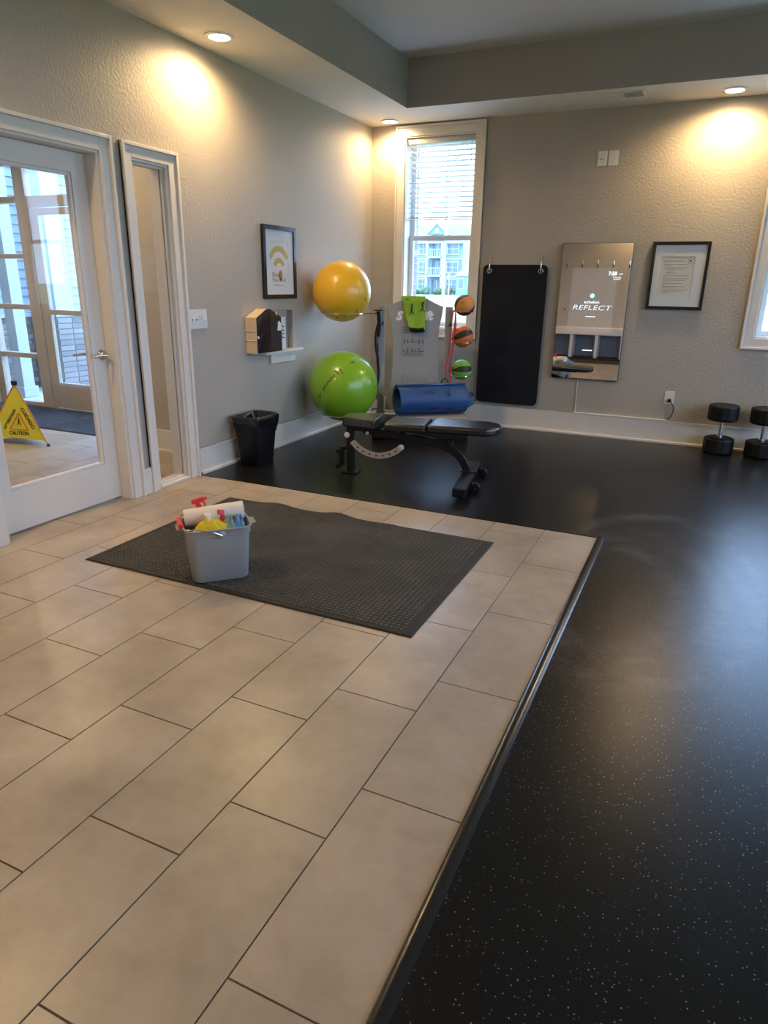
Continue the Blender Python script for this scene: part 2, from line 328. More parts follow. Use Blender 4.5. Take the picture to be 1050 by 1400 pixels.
def wrap_sphere(g, c, r, d, roll=0.0):
    d = Vector(d).normalized(); c = Vector(c); rgt = Vector((0, 0, 1)).cross(d).normalized(); u = d.cross(rgt)
    r2 = rgt * math.cos(roll) + u * math.sin(roll); u2 = -rgt * math.sin(roll) + u * math.cos(roll)
    return [tuple(c + (d + r2 * (x / r) + u2 * (y / r)).normalized() * (r + .0012)) for x, y, z in g[0]], g[1]

# ------------------------------------------------------------------ room shell
H1, H2, TX, TY = 2.7907, 3.1604, 0.6118, 0.5755
XR, YF = 6.8, -7.8
def holed(axis, t0, t1, u0, u1, z0, z1, holes):
    us = sorted({u0, u1} | {h for q in holes for h in q[:2]}); zs = sorted({z0, z1} | {h for q in holes for h in q[2:]})
    mb = MB()
    for i in range(len(us) - 1):
        run = None
        for j in range(len(zs) - 1):
            cu, cz = (us[i] + us[i + 1]) / 2, (zs[j] + zs[j + 1]) / 2
            if any(q[0] < cu < q[1] and q[2] < cz < q[3] for q in holes): continue
            a, c = (us[i], zs[j]), (us[i + 1], zs[j + 1])
            if axis == 'x': mb.box((t0, a[0], a[1]), (t1, c[0], c[1]))
            else: mb.box((a[0], t0, a[1]), (c[0], t1, c[1]))
    return mb
DY0, DY1, DZ = -4.430, -3.508, 2.042       # interior door opening
SY0, SY1 = -3.268, -2.952                  # sidelight opening
NY0, NY1, NZ0, NZ1 = -1.95, -1.525, 0.815, 1.135
wl = holed('x', -0.14, 0, YF, 0, 0, H1 + .5, [(DY0, DY1, 0, DZ), (SY0, SY1, 0, DZ), (NY0, NY1, NZ0, NZ1)])
wl.box((-0.14, NY0, NZ0), (-0.055, NY1, NZ1))
struct(wl.build('wall_left', 'wall'), 'greige textured wall on the left with door, sidelight and niche', 'wall')
W1 = (0.358, 1.068, 0.94, 2.685); W2 = (3.60, 4.95, 0.97, 2.685)
struct(holed('y', 0, 0.2, -0.2, XR + .2, 0, H1 + .5, [W1, W2]).build('wall_back', 'wall'), 'greige back wall with the tall window and the mirror', 'wall')
RW = [(-2.3, -0.9, 0.75, 2.65), (-4.5, -3.1, 0.75, 2.65), (-6.7, -5.3, 0.75, 2.65)]
struct(holed('x', XR, XR + .2, YF, 0, 0, H1 + .5, RW).build('wall_right', 'wall'), 'greige wall with tall windows on the right', 'wall')
struct(BOX('wall_front', (-0.2, YF - .2, 0), (XR + .2, YF, H1 + .5), 'wall'), 'greige wall with coat hooks, seen in the wall mirror', 'wall')
cl_ = MB(); e_ = .0
cl_.box((0, YF, H1), (TX, 0, H1 + .0008)); cl_.box((XR - TX, YF, H1), (XR, 0, H1 + .0008))
cl_.box((TX, -TY, H1), (XR - TX, 0, H1 + .0008)); cl_.box((TX, YF, H1), (XR - TX, YF + TY, H1 + .0008))
ceil = struct(MB().box((0, YF, H2), (XR, 0, H2 + .1)).build('ceiling', 'ceil'), 'recessed tray ceiling with its shade painted grey', 'ceiling')
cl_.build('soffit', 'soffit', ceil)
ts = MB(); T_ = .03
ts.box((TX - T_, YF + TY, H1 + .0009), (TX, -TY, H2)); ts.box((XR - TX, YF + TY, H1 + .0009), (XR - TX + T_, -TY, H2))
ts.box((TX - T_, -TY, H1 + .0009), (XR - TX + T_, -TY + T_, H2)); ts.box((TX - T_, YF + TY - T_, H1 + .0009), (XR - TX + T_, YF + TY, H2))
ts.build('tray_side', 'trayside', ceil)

# floor: grout bed, single tiles, rubber
XE, TW, TL, O1, YFAR = 2.8515, 0.3021, 0.613, -5.8737, -2.8613
fl = MB(); fl.box((0, YF, -.05), (XE + .01, YFAR, -.003)); fl.box((-4.05, -6.0, -.05), (0, -1.3, -.003))
floor = struct(fl.build('floor', 'grout'), 'beige porcelain tile floor in running bond', 'floor')
full = None; G = 0.0022
for k in range(1, 24):
    x1 = XE - (k - 1) * TW; x0 = x1 - TW
    off = O1 + (0.2043 * {1: 0, 2: -1, 0: 1}[k % 3])
    n0 = -4
    for q in range(n0, 9):
        y0 = off + q * TL; y1 = y0 + TL
        inside = x1 > 0.0
        ylo, yhi = (-7.42, YFAR) if inside else (-5.6, -2.262)
        a0, a1 = max(y0, ylo), min(y1, yhi)
        if a1 - a0 < 0.03 or x0 < -4.05: continue
        fullsize = (a0 == y0 and a1 == y1)
        if fullsize and full is not None:
            o = bpy.data.objects.new('tile', full); COL.objects.link(o)
        else:
            h, g_ = a1 - a0, G
            prof = [(g_, -.004), (g_, -.0006), (g_ + .0008, 0.0)]
            rg = [[(i, i, z), (TW - i, i, z), (TW - i, h - i, z), (i, h - i, z)] for i, z in prof]
            o = MB().rings(rg, cap0=False).build('tile', 'tile')
            if fullsize: full = o.data
        o.location = (x0, a0, 0); o.parent = floor
rb = MB(); rb.box((0, YFAR + .001, -.03), (XE + .02, 0, .003)); rb.box((XE + .02, YF, -.03), (XR, 0, .003))
struct(rb.build('floor_rubber', 'rubber'), 'black speckled rubber gym floor', 'floor')
st = MB(); pr = [(-.004, -.002), (-.004, .004), (.002, .0075), (.014, .009), (.026, .0075), (.036, .0036), (.036, -.002)]
st.add([(XE + x, YF, z) for x, z in pr] + [(XE + x, YFAR + .012, z) for x, z in pr],
       [(i, i + 1, 8 + i - 0, 7 + i) if False else (i, i + 1, i + 8, i + 7) for i in range(6)] + [tuple(range(7)), tuple(range(13, 6, -1))])
struct(st.build('trim_1', 'strip', smooth=True), 'black vinyl transition strip between tile and rubber floor', 'floor trim')

# baseboards
def bboard(name, a, b_, ax, lab, h=.195):
    mb = MB()
    if ax == 'x':   # on left wall
        mb.box((0, a, 0), (.014, b_, h)); mb.box((0, a, 0), (.030, b_, .022)); mb.box((0, a, h - .006), (.017, b_, h))
    else:
        mb.box((a, -.014, 0), (b_, 0, h)); mb.box((a, -.030, 0), (b_, 0, .022)); mb.box((a, -.017, h - .006), (b_, 0, h))
    return struct(mb.build(name, 'trim', bevel=.002), lab, 'baseboard')
bboard('baseboard_left', -2.848, 0, 'x', 'white baseboard along the left wall behind the bin')
bboard('baseboard_back', .0, XR, 'y', 'white baseboard along the back wall under the mirror', .208)

# ------------------------------------------------------------------ left wall door and sidelight
def casing(name, y0, y1, ztop, lab, W=.086, left=True):
    r = thing(name, lab, 'door trim', kind='structure')
    def leg(a, b_, outer):
        mb = MB(); mb.box((0, a, 0), (.017, b_, ztop + W)).build('casing_board', 'trim', r, bevel=.002)
        oa, ob = (a, a + .020) if outer < 0 else (b_ - .020, b_)
        BOX('back_band', (0, oa, 0), (.033, ob, ztop + W), 'trim', r, .003)
    if left: leg(y0 - W, y0, -1)
    leg(y1, y1 + W, 1)
    BOX('casing_board', (0, y0, ztop), (.0168, y1, ztop + W - .02), 'trim', r, .002)
    BOX('back_band', (0, y0 - W + .02, ztop + W - .02), (.0328, y1 + W - .02, ztop + W), 'trim', r, .003)
    return r
casing('trim_2', DY0, DY1, DZ - .005, 'white casing around the glass door', left=True)
casing('trim_3', SY0, SY1, DZ - .002, 'white casing around the narrow sidelight', W=.080)
BOX('trim_4', (0, DY1 + .086, 0), (.020, SY0 - .08, .175), 'trim', bevel=.002); struct(bpy.data.objects['trim_4'], 'white base block between the door casing and sidelight casing', 'door trim')
# jambs
jb = thing('trim_5', 'white door jamb inside the glass door opening', 'door trim', kind='structure')
BOX('jamb', (-.14, DY1 - .018, 0), (.003, DY1, DZ), 'trim', jb); BOX('jamb', (-.14, DY0, 0), (.003, DY0 + .018, DZ), 'trim', jb)
BOX('jamb', (-.14, DY0 + .018, DZ - .018), (.003, DY1 - .018, DZ), 'trim', jb)
for a, b_ in ((DY1 - .030, DY1 - .018), (DY0 + .018, DY0 + .030)): BOX('door_stop', (-.14, a, 0), (-.129, b_, DZ - .018), 'trim', jb)
jb2 = thing('trim_6', 'white jamb and sill inside the narrow sidelight', 'door trim', kind='structure')
BOX('jamb', (-.14, SY1 - .016, 0), (.003, SY1, DZ), 'trim', jb2); BOX('jamb', (-.14, SY0, 0), (.003, SY0 + .016, DZ), 'trim', jb2)
BOX('jamb', (-.14, SY0 + .016, DZ - .016), (.003, SY1 - .016, DZ), 'trim', jb2)
BOX('sill', (-.138, SY0 + .016, 0), (.01, SY1 - .016, .018), 'trim', jb2, .003)
for x0 in (-.022, -.048):
    for a, b_ in ((SY1 - .028, SY1 - .016), (SY0 + .016, SY0 + .028)): BOX('glazing_stop', (x0 - .016, a, .018), (x0, b_, DZ - .016), 'trim', jb2, .002)
    BOX('glazing_stop', (x0 - .016, SY0 + .028, .018), (x0, SY1 - .028, .034), 'trim', jb2, .002)
    BOX('glazing_stop', (x0 - .016, SY0 + .028, DZ - .03), (x0, SY1 - .028, DZ - .016), 'trim', jb2, .002)
BOX('pane', (-.046, SY0 + .02, .02), (-.040, SY1 - .02, DZ - .02), 'glass', jb2)
# the door leaf
d1 = thing('door_1', 'white full glass interior door with lever handle', 'door', kind='structure')
LX0, LX1 = -.128, -.085; LY0, LY1 = DY0 + .02, DY1 - .020; GY0, GY1, GZ0, GZ1 = -4.306, -3.632, .245, 1.915
BOX('stile', (LX0, LY0, .012), (LX1, GY0, DZ - .022), 'trim', d1); BOX('stile', (LX0, GY1, .012), (LX1, LY1, DZ - .022), 'trim', d1)
BOX('rail', (LX0, GY0, .012), (LX1, GY1, GZ0), 'trim', d1); BOX('rail', (LX0, GY0, GZ1), (LX1, GY1, DZ - .022), 'trim', d1)
for a, b_ in (((GY0, GZ0), (GY0 + .018, GZ1)), ((GY1 - .018, GZ0), (GY1, GZ1)), ((GY0 + .018, GZ0), (GY1 - .018, GZ0 + .018)), ((GY0 + .018, GZ1 - .018), (GY1 - .018, GZ1))):
    BOX('glazing_bead', (LX0 + .008, a[0], a[1]), (LX1 - .006, b_[0], b_[1]), 'trim', d1, .003)
BOX('pane', (-.109, GY0 + .004, GZ0 + .004), (-.104, GY1 - .004, GZ1 - .004), 'glass', d1)
hy, hz = -3.562, .918
hd = MB().lathe([(.0, .02), (.022, .02), (.030, .014), (.034, .004), (.034, 0)], 28, Matrix.Translation((LX1, hy, hz)) @ Matrix.Rotation(PI / 2, 4, 'Y')).build('rose', 'nickel', d1, smooth=True)
MB().tube([(LX1 + .012, hy, hz), (LX1 + .045, hy, hz), (LX1 + .056, hy - .012, hz), (LX1 + .058, hy - .05, hz + .003), (LX1 + .056, hy - .115, hz + .001)], [.0095, .0105, .0115, .009, .0075], 12).build('lever', 'nickel', hd, smooth=True)
h2 = MB().lathe([(.0, .02), (.022, .02), (.030, .014), (.034, .004), (.034, 0)], 28, Matrix.Translation((LX0, hy, hz)) @ Matrix.Rotation(-PI / 2, 4, 'Y')).build('rose', 'nickel', d1, smooth=True)
MB().tube([(LX0 - .012, hy, hz), (LX0 - .045, hy, hz), (LX0 - .056, hy - .012, hz), (LX0 - .058, hy - .05, hz + .003), (LX0 - .056, hy - .125, hz + .001)], [.0095, .0105, .0115, .009, .0075], 12).build('lever', 'nickel', h2, smooth=True)

# ------------------------------------------------------------------ vestibule
vb = struct(holed('y', -2.42, -1.45, -1.30, -.14, 0, H1, []).build('wall_vestibule', 'wall'), 'tan vestibule wall seen through the sidelight', 'wall')
mb = MB(); mb.box((-1.30, -2.434, 0), (-.14, -2.42, .185)); mb.box((-1.31, -2.45, 0), (-.14, -2.42, .022)); mb.box((-1.315, -2.434, 0), (-1.30, -1.45, .185))
struct(mb.build('baseboard_vestibule', 'trim', bevel=.002), 'white baseboard of the vestibule, seen through the sidelight', 'baseboard')
mb = MB(); mb.box((-6.0, -1.47, 0), (-3.97, -1.33, H1)); mb.box((-4.2, -6.2, 0), (-4.05, -1.47, H1)); mb.box((-4.2, -6.3, 0), (-.14, -6.2, H1)); mb.box((-3.97, -1.47, 2.47), (-1.3, -1.33, H1))
struct(mb.build('wall_entry', 'wall'), 'tan entry walls around the storefront doors', 'wall')
struct(BOX('baseboard_entry', (-4.05, -1.487, 0), (-3.97, -1.47, .185), 'trim'), 'white baseboard at the left of the storefront', 'baseboard')
struct(BOX('ceiling_vestibule', (-4.2, -6.3, H1), (-.14, -1.33, H1 + .06), 'soffit'), 'white vestibule ceiling', 'ceiling')
for a, b_, lb in ((-3.98, -2.462, 'navy entry mat beside the storefront sidelight'), (-2.438, -1.32, 'navy entry mat in front of the storefront door')):
    t = thing('entry_mat', lb, 'mat', ((a + b_) / 2, -1.88, 0), group='entry mats'); h = (b_ - a) / 2
    BOX('pile', (-h, -.37, 0), (h, .37, .009), 'navy', t); BOX('rubber_edge', (-h - .008, -.382, 0), (h + .008, .382, .004), 'matbase', t, .002)
BOX('mat_divider', (-2.453, -2.25, -.002), (-2.447, -1.5, .006), 'trim'); struct(tag(bpy.data.objects['mat_divider'], 'thin white strip between the two navy entry mats', 'floor trim'))
sf = thing('door_2', 'tan aluminium storefront door with transom and sidelight', 'door', kind='structure')
SFY0, SFY1 = -1.44, -1.36
def sfb(nm, x0, z0, x1, z1, y0=SFY0, y1=SFY1): return BOX(nm, (x0, y0, z0), (x1, y1, z1), 'alum', sf, .003)
sfb('mullion', -3.97, 0, -3.90, 2.47); sfb('mullion', -3.315, 0, -3.165, 2.47); sfb('mullion', -1.98, 0, -1.90, 2.47); sfb('mullion', -1.36, 0, -1.30, 2.47)
for z0, z1 in ((.0, .045), (.525, .575), (1.035, 1.085), (1.545, 1.59), (2.075, 2.135), (2.42, 2.47)): sfb('rail', -3.90, z0, -3.315, z1)
for z0, z1 in ((2.03, 2.13), (2.42, 2.47)): sfb('rail', -3.165, z0, -1.98, z1)
for z0, z1 in ((0, .045), (2.075, 2.135), (2.42, 2.47)): sfb('rail', -1.90, z0, -1.36, z1)
for nm, x0, z0, x1, z1 in (('door_stile', -3.155, .012, -3.04, 2.02), ('door_stile', -2.10, .012, -1.99, 2.02), ('door_rail', -3.04, .012, -2.10, .285), ('door_rail', -3.04, 1.955, -2.10, 2.02), ('push_bar', -3.04, .995, -2.10, 1.045)):
    BOX(nm, (x0, -1.43 if nm != 'push_bar' else -1.46, z0), (x1, -1.385, z1), 'alum', sf, .003)
for x0, z0, x1, z1 in ((-3.90, .045, -3.315, .525), (-3.90, .575, -3.315, 1.035), (-3.90, 1.085, -3.315, 1.545), (-3.90, 1.59, -3.315, 2.075), (-3.90, 2.135, -3.315, 2.42), (-3.165, 2.13, -1.98, 2.42), (-3.04, .285, -2.10, 1.955), (-1.90, .045, -1.36, 2.075), (-1.90, 2.135, -1.36, 2.42)):
    BOX('pane', (x0 - .01, -1.406, z0 - .01), (x1 + .01, -1.400, z1 + .01), 'glass', sf)
# outside the entry: slab, brick and siding wall, porch column
struct(BOX('porch_slab', (-7.0, -1.33, -.06), (-.3, 1.6, -.004), 'concrete'), 'pale concrete porch outside the entry', 'ground')
xw = struct(BOX('wall_exterior', (-4.85, -1.3, 0), (-4.655, 6.0, 3.6), 'mortar'), 'brick and lap siding wall outside the entry', 'wall')
bm_ = None
for r_ in range(13):
    for q in range(22):
        y = -1.28 + q * .2135 + (.107 if r_ % 2 else 0)
        if bm_ is None:
            o = BOX('brick', (0, 0, 0), (.022, .203, .058), 'brick'); bm_ = o.data
        else: o = bpy.data.objects.new('brick', bm_); COL.objects.link(o)
        o.location = (-4.658 + random.uniform(0, .004), y, .006 + r_ * .068); o.parent = xw
BOX('ledge', (-4.66, -1.3, .885), (-4.60, 4.2, .93), 'extwhite', xw)
sd = None
for r_ in range(24):
    if sd is None:
        mb = MB().add([(0, 0, 0), (.022, 0, 0), (.006, 0, .11), (0, 0, .11), (0, 7, 0), (.022, 7, 0), (.006, 7, .11), (0, 7, .11)], [(0, 1, 2, 3), (7, 6, 5, 4), (1, 5, 6, 2), (0, 4, 5, 1), (2, 6, 7, 3)])
        o = mb.build('siding_board', 'siding'); sd = o.data
    else: o = bpy.data.objects.new('siding_board', sd); COL.objects.link(o)
    o.location = (-4.656, -1.0, .93 + r_ * .105); o.parent = xw
pc = thing('porch_column', 'white square porch column on a brick pier outside the glass door', 'column', (-4.40, -.18, 0))
MB().box((-.22, -.22, 0), (.22, .22, .90)).build('pier', 'mortar', pc)
bp_ = None
for r_ in range(13):
    for s_ in range(4):
        for q in range(2):
            if bp_ is None: o = BOX('brick', (-.108, -.012, 0), (.108, .010, .058), 'brick'); bp_ = o.data
            else: o = bpy.data.objects.new('brick', bp_); COL.objects.link(o)
            X = Matrix.Rotation(s_ * PI / 2, 4, 'Z') @ Matrix.Translation((-.115 + q * .225 + (.0 if r_ % 2 else .005), -.225, .006 + r_ * .068))
            o.matrix_local = X; o.parent = pc
BOX('cap', (-.24, -.24, .90), (.25, .25, .95), 'extwhite', pc, .006); BOX('shaft', (-.14, -.14, .95), (.14, .14, 3.0), 'extwhite', pc, .004)
p2 = thing('porch_post', 'white porch post just outside the storefront sidelight', 'column', (-4.12, -1.02, 0))
BOX('shaft', (-.075, -.075, .12), (.075, .075, 3.0), 'extwhite', p2, .004); BOX('base', (-.10, -.10, 0), (.10, .10, .12), 'extwhite', p2, .004)

# ------------------------------------------------------------------ windows
def window(name, lab, X0, X1, Z0, Z1, nsash, slats_to, wall='back', W=.092):
    r = thing(name, lab, 'window', kind='structure')
    if wall == 'back': T = lambda u, d, z: (u, -d, z)          # d: towards the room
    else: T = lambda u, d, z: (XR - d, -u, z)                   # right wall, u grows along -y
    def bx(nm, u0, d0, z0, u1, d1, z1, mt, bev=.003, par=None):
        a, b_ = T(u0, d0, z0), T(u1, d1, z1)
        return BOX(nm, tuple(min(i, j) for i, j in zip(a, b_)), tuple(max(i, j) for i, j in zip(a, b_)), mt, par or r, bev)
    # casing and back band
    bx('casing_board', X0 - W, 0, Z0 - W, X0, .018, Z1 + W, 'trim'); bx('casing_board', X1, 0, Z0 - W, X1 + W, .018, Z1 + W, 'trim')
    bx('casing_board', X0, 0, Z1, X1, .0178, Z1 + W, 'trim'); bx('casing_board', X0, 0, Z0 - W, X1, .0178, Z0, 'trim')
    B = .018
    bx('back_band', X0 - W, 0, Z0 - W, X0 - W + B, .030, Z1 + W, 'trim'); bx('back_band', X1 + W - B, 0, Z0 - W, X1 + W, .030, Z1 + W, 'trim')
    bx('back_band', X0 - W + B, 0, Z1 + W - B, X1 + W - B, .0298, Z1 + W, 'trim'); bx('back_band', X0 - W + B, 0, Z0 - W, X1 + W - B, .0298, Z0 - W + B, 'trim')
    # reveal
    bx('jamb', X0, -.20, Z0, X0 + .012, .004, Z1, 'trim', 0); bx('jamb', X1 - .012, -.20, Z0, X1, .004, Z1, 'trim', 0)
    bx('jamb', X0 + .012, -.20, Z1 - .012, X1 - .012, .004, Z1, 'trim', 0); bx('jamb', X0 + .012, -.20, Z0, X1 - .012, .004, Z0 + .012, 'trim', 0)
    n_ = nsash; wu = (X1 - X0 - .024) / n_; zm = Z0 + (Z1 - Z0) * .49
    for i in range(n_):
        a0 = X0 + .012 + i * wu; a1 = a0 + wu; S = .045
        for z0, z1, d in ((Z0 + .012, zm + .02, -.115), (zm - .02, Z1 - .012, -.150)):
            bx('sash_stile', a0, d - .03, z0, a0 + S, d, z1, 'vinyl'); bx('sash_stile', a1 - S, d - .03, z0, a1, d, z1, 'vinyl')
            bx('sash_rail', a0 + S, d - .03, z0, a1 - S, d, z0 + S, 'vinyl'); bx('sash_rail', a0 + S, d - .03, z1 - S, a1 - S, d, z1, 'vinyl')
            bx('pane', a0 + S - .005, d - .018, z0 + S - .005, a1 - S + .005, d - .013, z1 - S + .005, 'glass', 0)
    # blind
    if slats_to:
        b0 = bx('blind_headrail', X0 + .016, -.085, Z1 - .062, X1 - .016, -.02, Z1 - .014, 'blind', .003)
        z = Z1 - .085; smesh = None
        while z > slats_to + .02:
            if smesh is None:
                L_ = X1 - X0 - .05
                mb = MB().grid(lambda u, v: ((u - .5) * L_, (v - .5) * .048, .0025 * math.cos((v - .5) * PI)), 1, 5)
                o = mb.build('slat', 'blind'); sm_ = o.modifiers.new('thick', 'SOLIDIFY'); sm_.thickness = .0025; smesh = o
            else: o = smesh.copy(); COL.objects.link(o)
            c = T((X0 + X1) / 2, -.052, z); o.location = c; o.rotation_euler = (math.radians(-8), 0, 0 if wall == 'back' else PI / 2); o.parent = r; z -= .0445
        bx('blind_bottom_rail', X0 + .025, -.078, slats_to - .002, X1 - .025, -.026, slats_to + .006, 'blind', .003)
        for u in (X0 + .14, X1 - .14):
            for dd in (-.028, -.076): bx('ladder_cord', u - .001, dd, slats_to, u + .001, dd + .002, Z1 - .06, 'blind', 0)
        bx('tilt_wand', X1 - .055, -.018, Z1 - .26, X1 - .050, -.013, Z1 - .06, 'blind', 0)
    return r
window('window_1', 'tall white framed window with raised blind behind the ball rack', W1[0], W1[1], W1[2], W1[3], 1, 1.955)
window('window_2', 'white framed window at the right edge above the dumbbells', W2[0], W2[1], W2[2], W2[3], 2, 0)
for i, q in enumerate(RW):
    window('window_%d' % (3 + i), 'tall white framed window on the right wall, %s from the back' % ('first', 'second', 'third')[i], -q[1], -q[0], q[2], q[3], 2, 0, wall='right')
for nm, loc, rot, sx_, sy_ in [('p1', ((W1[0] + W1[1]) / 2, .19, (W1[2] + W1[3]) / 2), (-PI / 2, 0, 0), W1[1] - W1[0], W1[3] - W1[2]), ('p2', ((W2[0] + W2[1]) / 2, .19, (W2[2] + W2[3]) / 2), (-PI / 2, 0, 0), W2[1] - W2[0], W2[3] - W2[2])] + \
        [('p', (XR + .19, (q[0] + q[1]) / 2, (q[2] + q[3]) / 2), (0, PI / 2, 0), q[3] - q[2], q[1] - q[0]) for q in RW] + [('p', (-2.63, -1.34, 1.25), (-PI / 2, 0, 0), 2.6, 2.4)]:
    L_ = bpy.data.lights.new('daylight_portal', 'AREA'); L_.shape = 'RECTANGLE'; L_.size = sx_; L_.size_y = sy_
    L_.cycles.is_portal = True
    o = bpy.data.objects.new('daylight_portal', L_); COL.objects.link(o); o.location = loc; o.rotation_euler = rot

# ------------------------------------------------------------------ recessed lamps
def downlight(x, y, lab, W_=None):
    r = thing('recessed_light', lab, 'ceiling light', (x, y, H1), group='recessed ceiling lights')
    MB().lathe([(.066, -.0005), (.066, -.010), (.072, -.012), (.088, -.006), (.090, -.0005)], 32).build('trim_ring', 'whitep', r, smooth=True)
    MB().lathe([(.0, -.008), (.066, -.0075), (.066, -.002), (0, -.002)], 32).build('lens', 'lens', r, smooth=True)
    L_ = bpy.data.lights.new('lamp_beam', 'SPOT'); L_.energy = W_ or LAMP_W; L_.color = LAMP_C; L_.spot_size = math.radians(168); L_.spot_blend = 0.7; L_.shadow_soft_size = .055
    o = bpy.data.objects.new('lamp_beam', L_); COL.objects.link(o); o.location = (0, 0, -.02); o.parent = r
downlight(.240, -2.66, 'round recessed ceiling light above the sidelight and light switches')
downlight(.272, -.185, 'round recessed ceiling light in the corner beside the window', 26)
downlight(3.16, -.24, 'round recessed ceiling light above the framed document')
downlight(.24, -5.15, 'round recessed ceiling light on the left soffit before the glass door, out of view')
for x, y, lb in ((6.5, -.24, 'in the back right corner'), (6.5, -2.66, 'between the right wall windows'), (6.5, -5.15, 'at the front of the right soffit'), (1.9, -7.5, 'above the coat hooks')): downlight(x, y, 'round recessed ceiling light %s, out of view' % lb)

for x, y, lb in ((-.95, -3.35, 'just behind the glass door'), (-2.6, -2.6, 'above the wet floor sign'), (-2.6, -4.6, 'at the far end')): downlight(x, y, 'round recessed vestibule ceiling light %s, out of view' % lb, 34)
# ceiling register
t = thing('ceiling_vent', 'white slotted air vent in the soffit above the mirror', 'vent', (2.372, -.375, H1))
mb = MB(); mb.box((-.165, -.085, -.008), (.165, -.062, 0)); mb.box((-.165, .062, -.008), (.165, .085, 0)); mb.box((-.165, -.062, -.008), (-.145, .062, 0)); mb.box((.145, -.062, -.008), (.165, .062, 0)); mb.box((-.006, -.062, -.008), (.006, .062, 0))
mb.build('frame', 'whitep', t, bevel=.002)
BOX('duct', (-.145, -.062, -.0015), (.145, .062, -.0005), 'black', t)
for sgn, x0, x1 in ((.2, -.143, -.008), (1.35, .008, .143)):
    for q in range(6):
        y = -.052 + q * .0208
        MB().box((x0, -.011, -.0008), (x1, .011, .0008)).build('slat', 'whitep', t, X=Matrix.Translation((0, y, -.0065)) @ Matrix.Rotation(math.radians(24 * sgn), 4, 'X'))

# ------------------------------------------------------------------ ball rack
RX, RY, RA = .775, -.695, math.atan2(.413, .911)
RM = Matrix.Translation((RX, RY, 0)) @ Matrix.Rotation(RA, 4, 'Z')     # local: x along, -y to the room
def rw(u, o, z): return RM @ Vector((u, -o, z))
rack = thing('exercise_rack', 'grey free-standing exercise rack with shaped back panel under the window', 'rack', (RX, RY, 0), RA)
for u in (-.29, .325):
    ps = BOX('post', (u - .032, -.02, .17), (u + .032, .02, 1.165), 'rackgrey', rack, .004)
    BOX('foot_collar', (u - .042, -.03, .17), (u + .042, .03, .21), 'rackgrey', ps, .004)
    MB().tube([(u + .005, -.022, 1.0), (u + .01, -.05, 1.0), (u + .018, -.055, 1.03)], .006, 8).build('hook', 'black', ps, smooth=True)
prof = []
for z, a, c in [(1.165, -.245, .272), (1.09, -.225, .262), (.993, -.20, .244), (.83, -.184, .232), (.66, -.183, .238), (.5, -.191, .258), (.4, -.215, .29), (.305, -.243, .33), (.22, -.25, .33)]: prof.append((z, a, c))
L1 = [(a, z) for z, a, c in prof]; R1 = [(c, z) for z, a, c in prof][::-1]
top = [(.20, 1.195), (.12, 1.235), (.034, 1.245), (-.06, 1.235), (-.16, 1.20)]
pp = MB().prism((L1 + R1 + top)[::-1], 0, .018, Matrix(((1, 0, 0, 0), (0, 0, -1, .009), (0, 1, 0, 0), (0, 0, 0, 1)))).build('back_panel', 'rackgrey', rack, bevel=.003)
PF = lambda u, z, d=.0105: Matrix(((1, 0, 0, u), (0, 0, -1, -d), (0, 1, 0, z), (0, 0, 0, 1)))
lettering('lettering', 'S', .105, 'white', pp, PF(-.132, 1.078), shear=.25, bold=.006, extr=.0005)
lettering('lettering', 'ift', .105, 'white', pp, PF(.128, 1.083), shear=.25, bold=.006, extr=.0005)
lettering('lettering', 'fitness', .10, 'fade', pp, PF(.02, .515), shear=.25, extr=.0005)
ch = BOX('exercise_chart', (-.106, -.0125, .715), (.108, -.0095, .99), mat('grey_chart', (.28, .275, .29), .5), rack)
mb = MB(); k = 0
for rr in range(3):
    for cc in range(6):
        vs, fs = figure((k * 3 + rr) % 5, .025, -.075 + cc * .031 + (.006 if cc > 1 else 0) + (.006 if cc > 3 else 0), .935 - rr * .085); mb.add(vs, fs, PF(0, 0, .0131)); k += 1
for q in range(2): mb.box((-.085, -.0133, .742 - q * .012), (.085, -.0129, .745 - q * .012))
mb.box((-.09, -.0133, .977), (-.05, -.0129, .980))
tag(mb.build('figures', 'ink', ch), kind='stuff')
BOX('plinth', (-.36, -.34, .003), (.52, .10, .155), 'black', rack, .01)
BOX('tray', (-.13, -.39, .155), (.50, .06, .222), 'rackbase', rack, .006)
def ring(nm, c, r, post_u, zz, wire=.005, col='chrome'):
    inv = RM.inverted(); cl = inv @ Vector(c)
    pts = [(cl.x + r * math.cos(2 * PI * i / 40), cl.y + r * math.sin(2 * PI * i / 40), zz) for i in range(40)]
    g = MB().tube(pts, wire, 8, closed=True).build(nm, col, rack, smooth=True)
    p0 = Vector((post_u, 0, zz)); d = (p0 - Vector((cl.x, cl.y, zz))); e = Vector((cl.x, cl.y, zz)) + d.normalized() * r
    MB().tube([e, p0], wire * 1.4, 8).build('ring_arm', col, g, smooth=True)
YB, YR = Vector((.278, -1.149, 1.286)), .2555; GB, GR = Vector((.350, -1.265, .480)), .308
ring('ball_ring', YB, .183, -.29, YB.z - math.sqrt((YR + .005) ** 2 - .183 ** 2)); ring('ball_ring', GB, .19, -.29, GB.z - math.sqrt((GR + .005) ** 2 - .19 ** 2))
ball = thing('stability_ball', 'large yellow stability ball held in the upper ring of the rack', 'exercise ball', YB, group='stability balls')
MB().sphere((0, 0, 0), YR, 64, 40).build('ball_skin', 'yellowball', ball, smooth=True)
vd = (CAM - YB).normalized(); vr = Vector((0, 0, 1)).cross(vd).normalized(); vu = vd.cross(vr)
def dirv(a, b_): return (vd * math.sqrt(max(.02, 1 - a * a - b_ * b_)) + vr * a + vu * b_)
mb = MB()
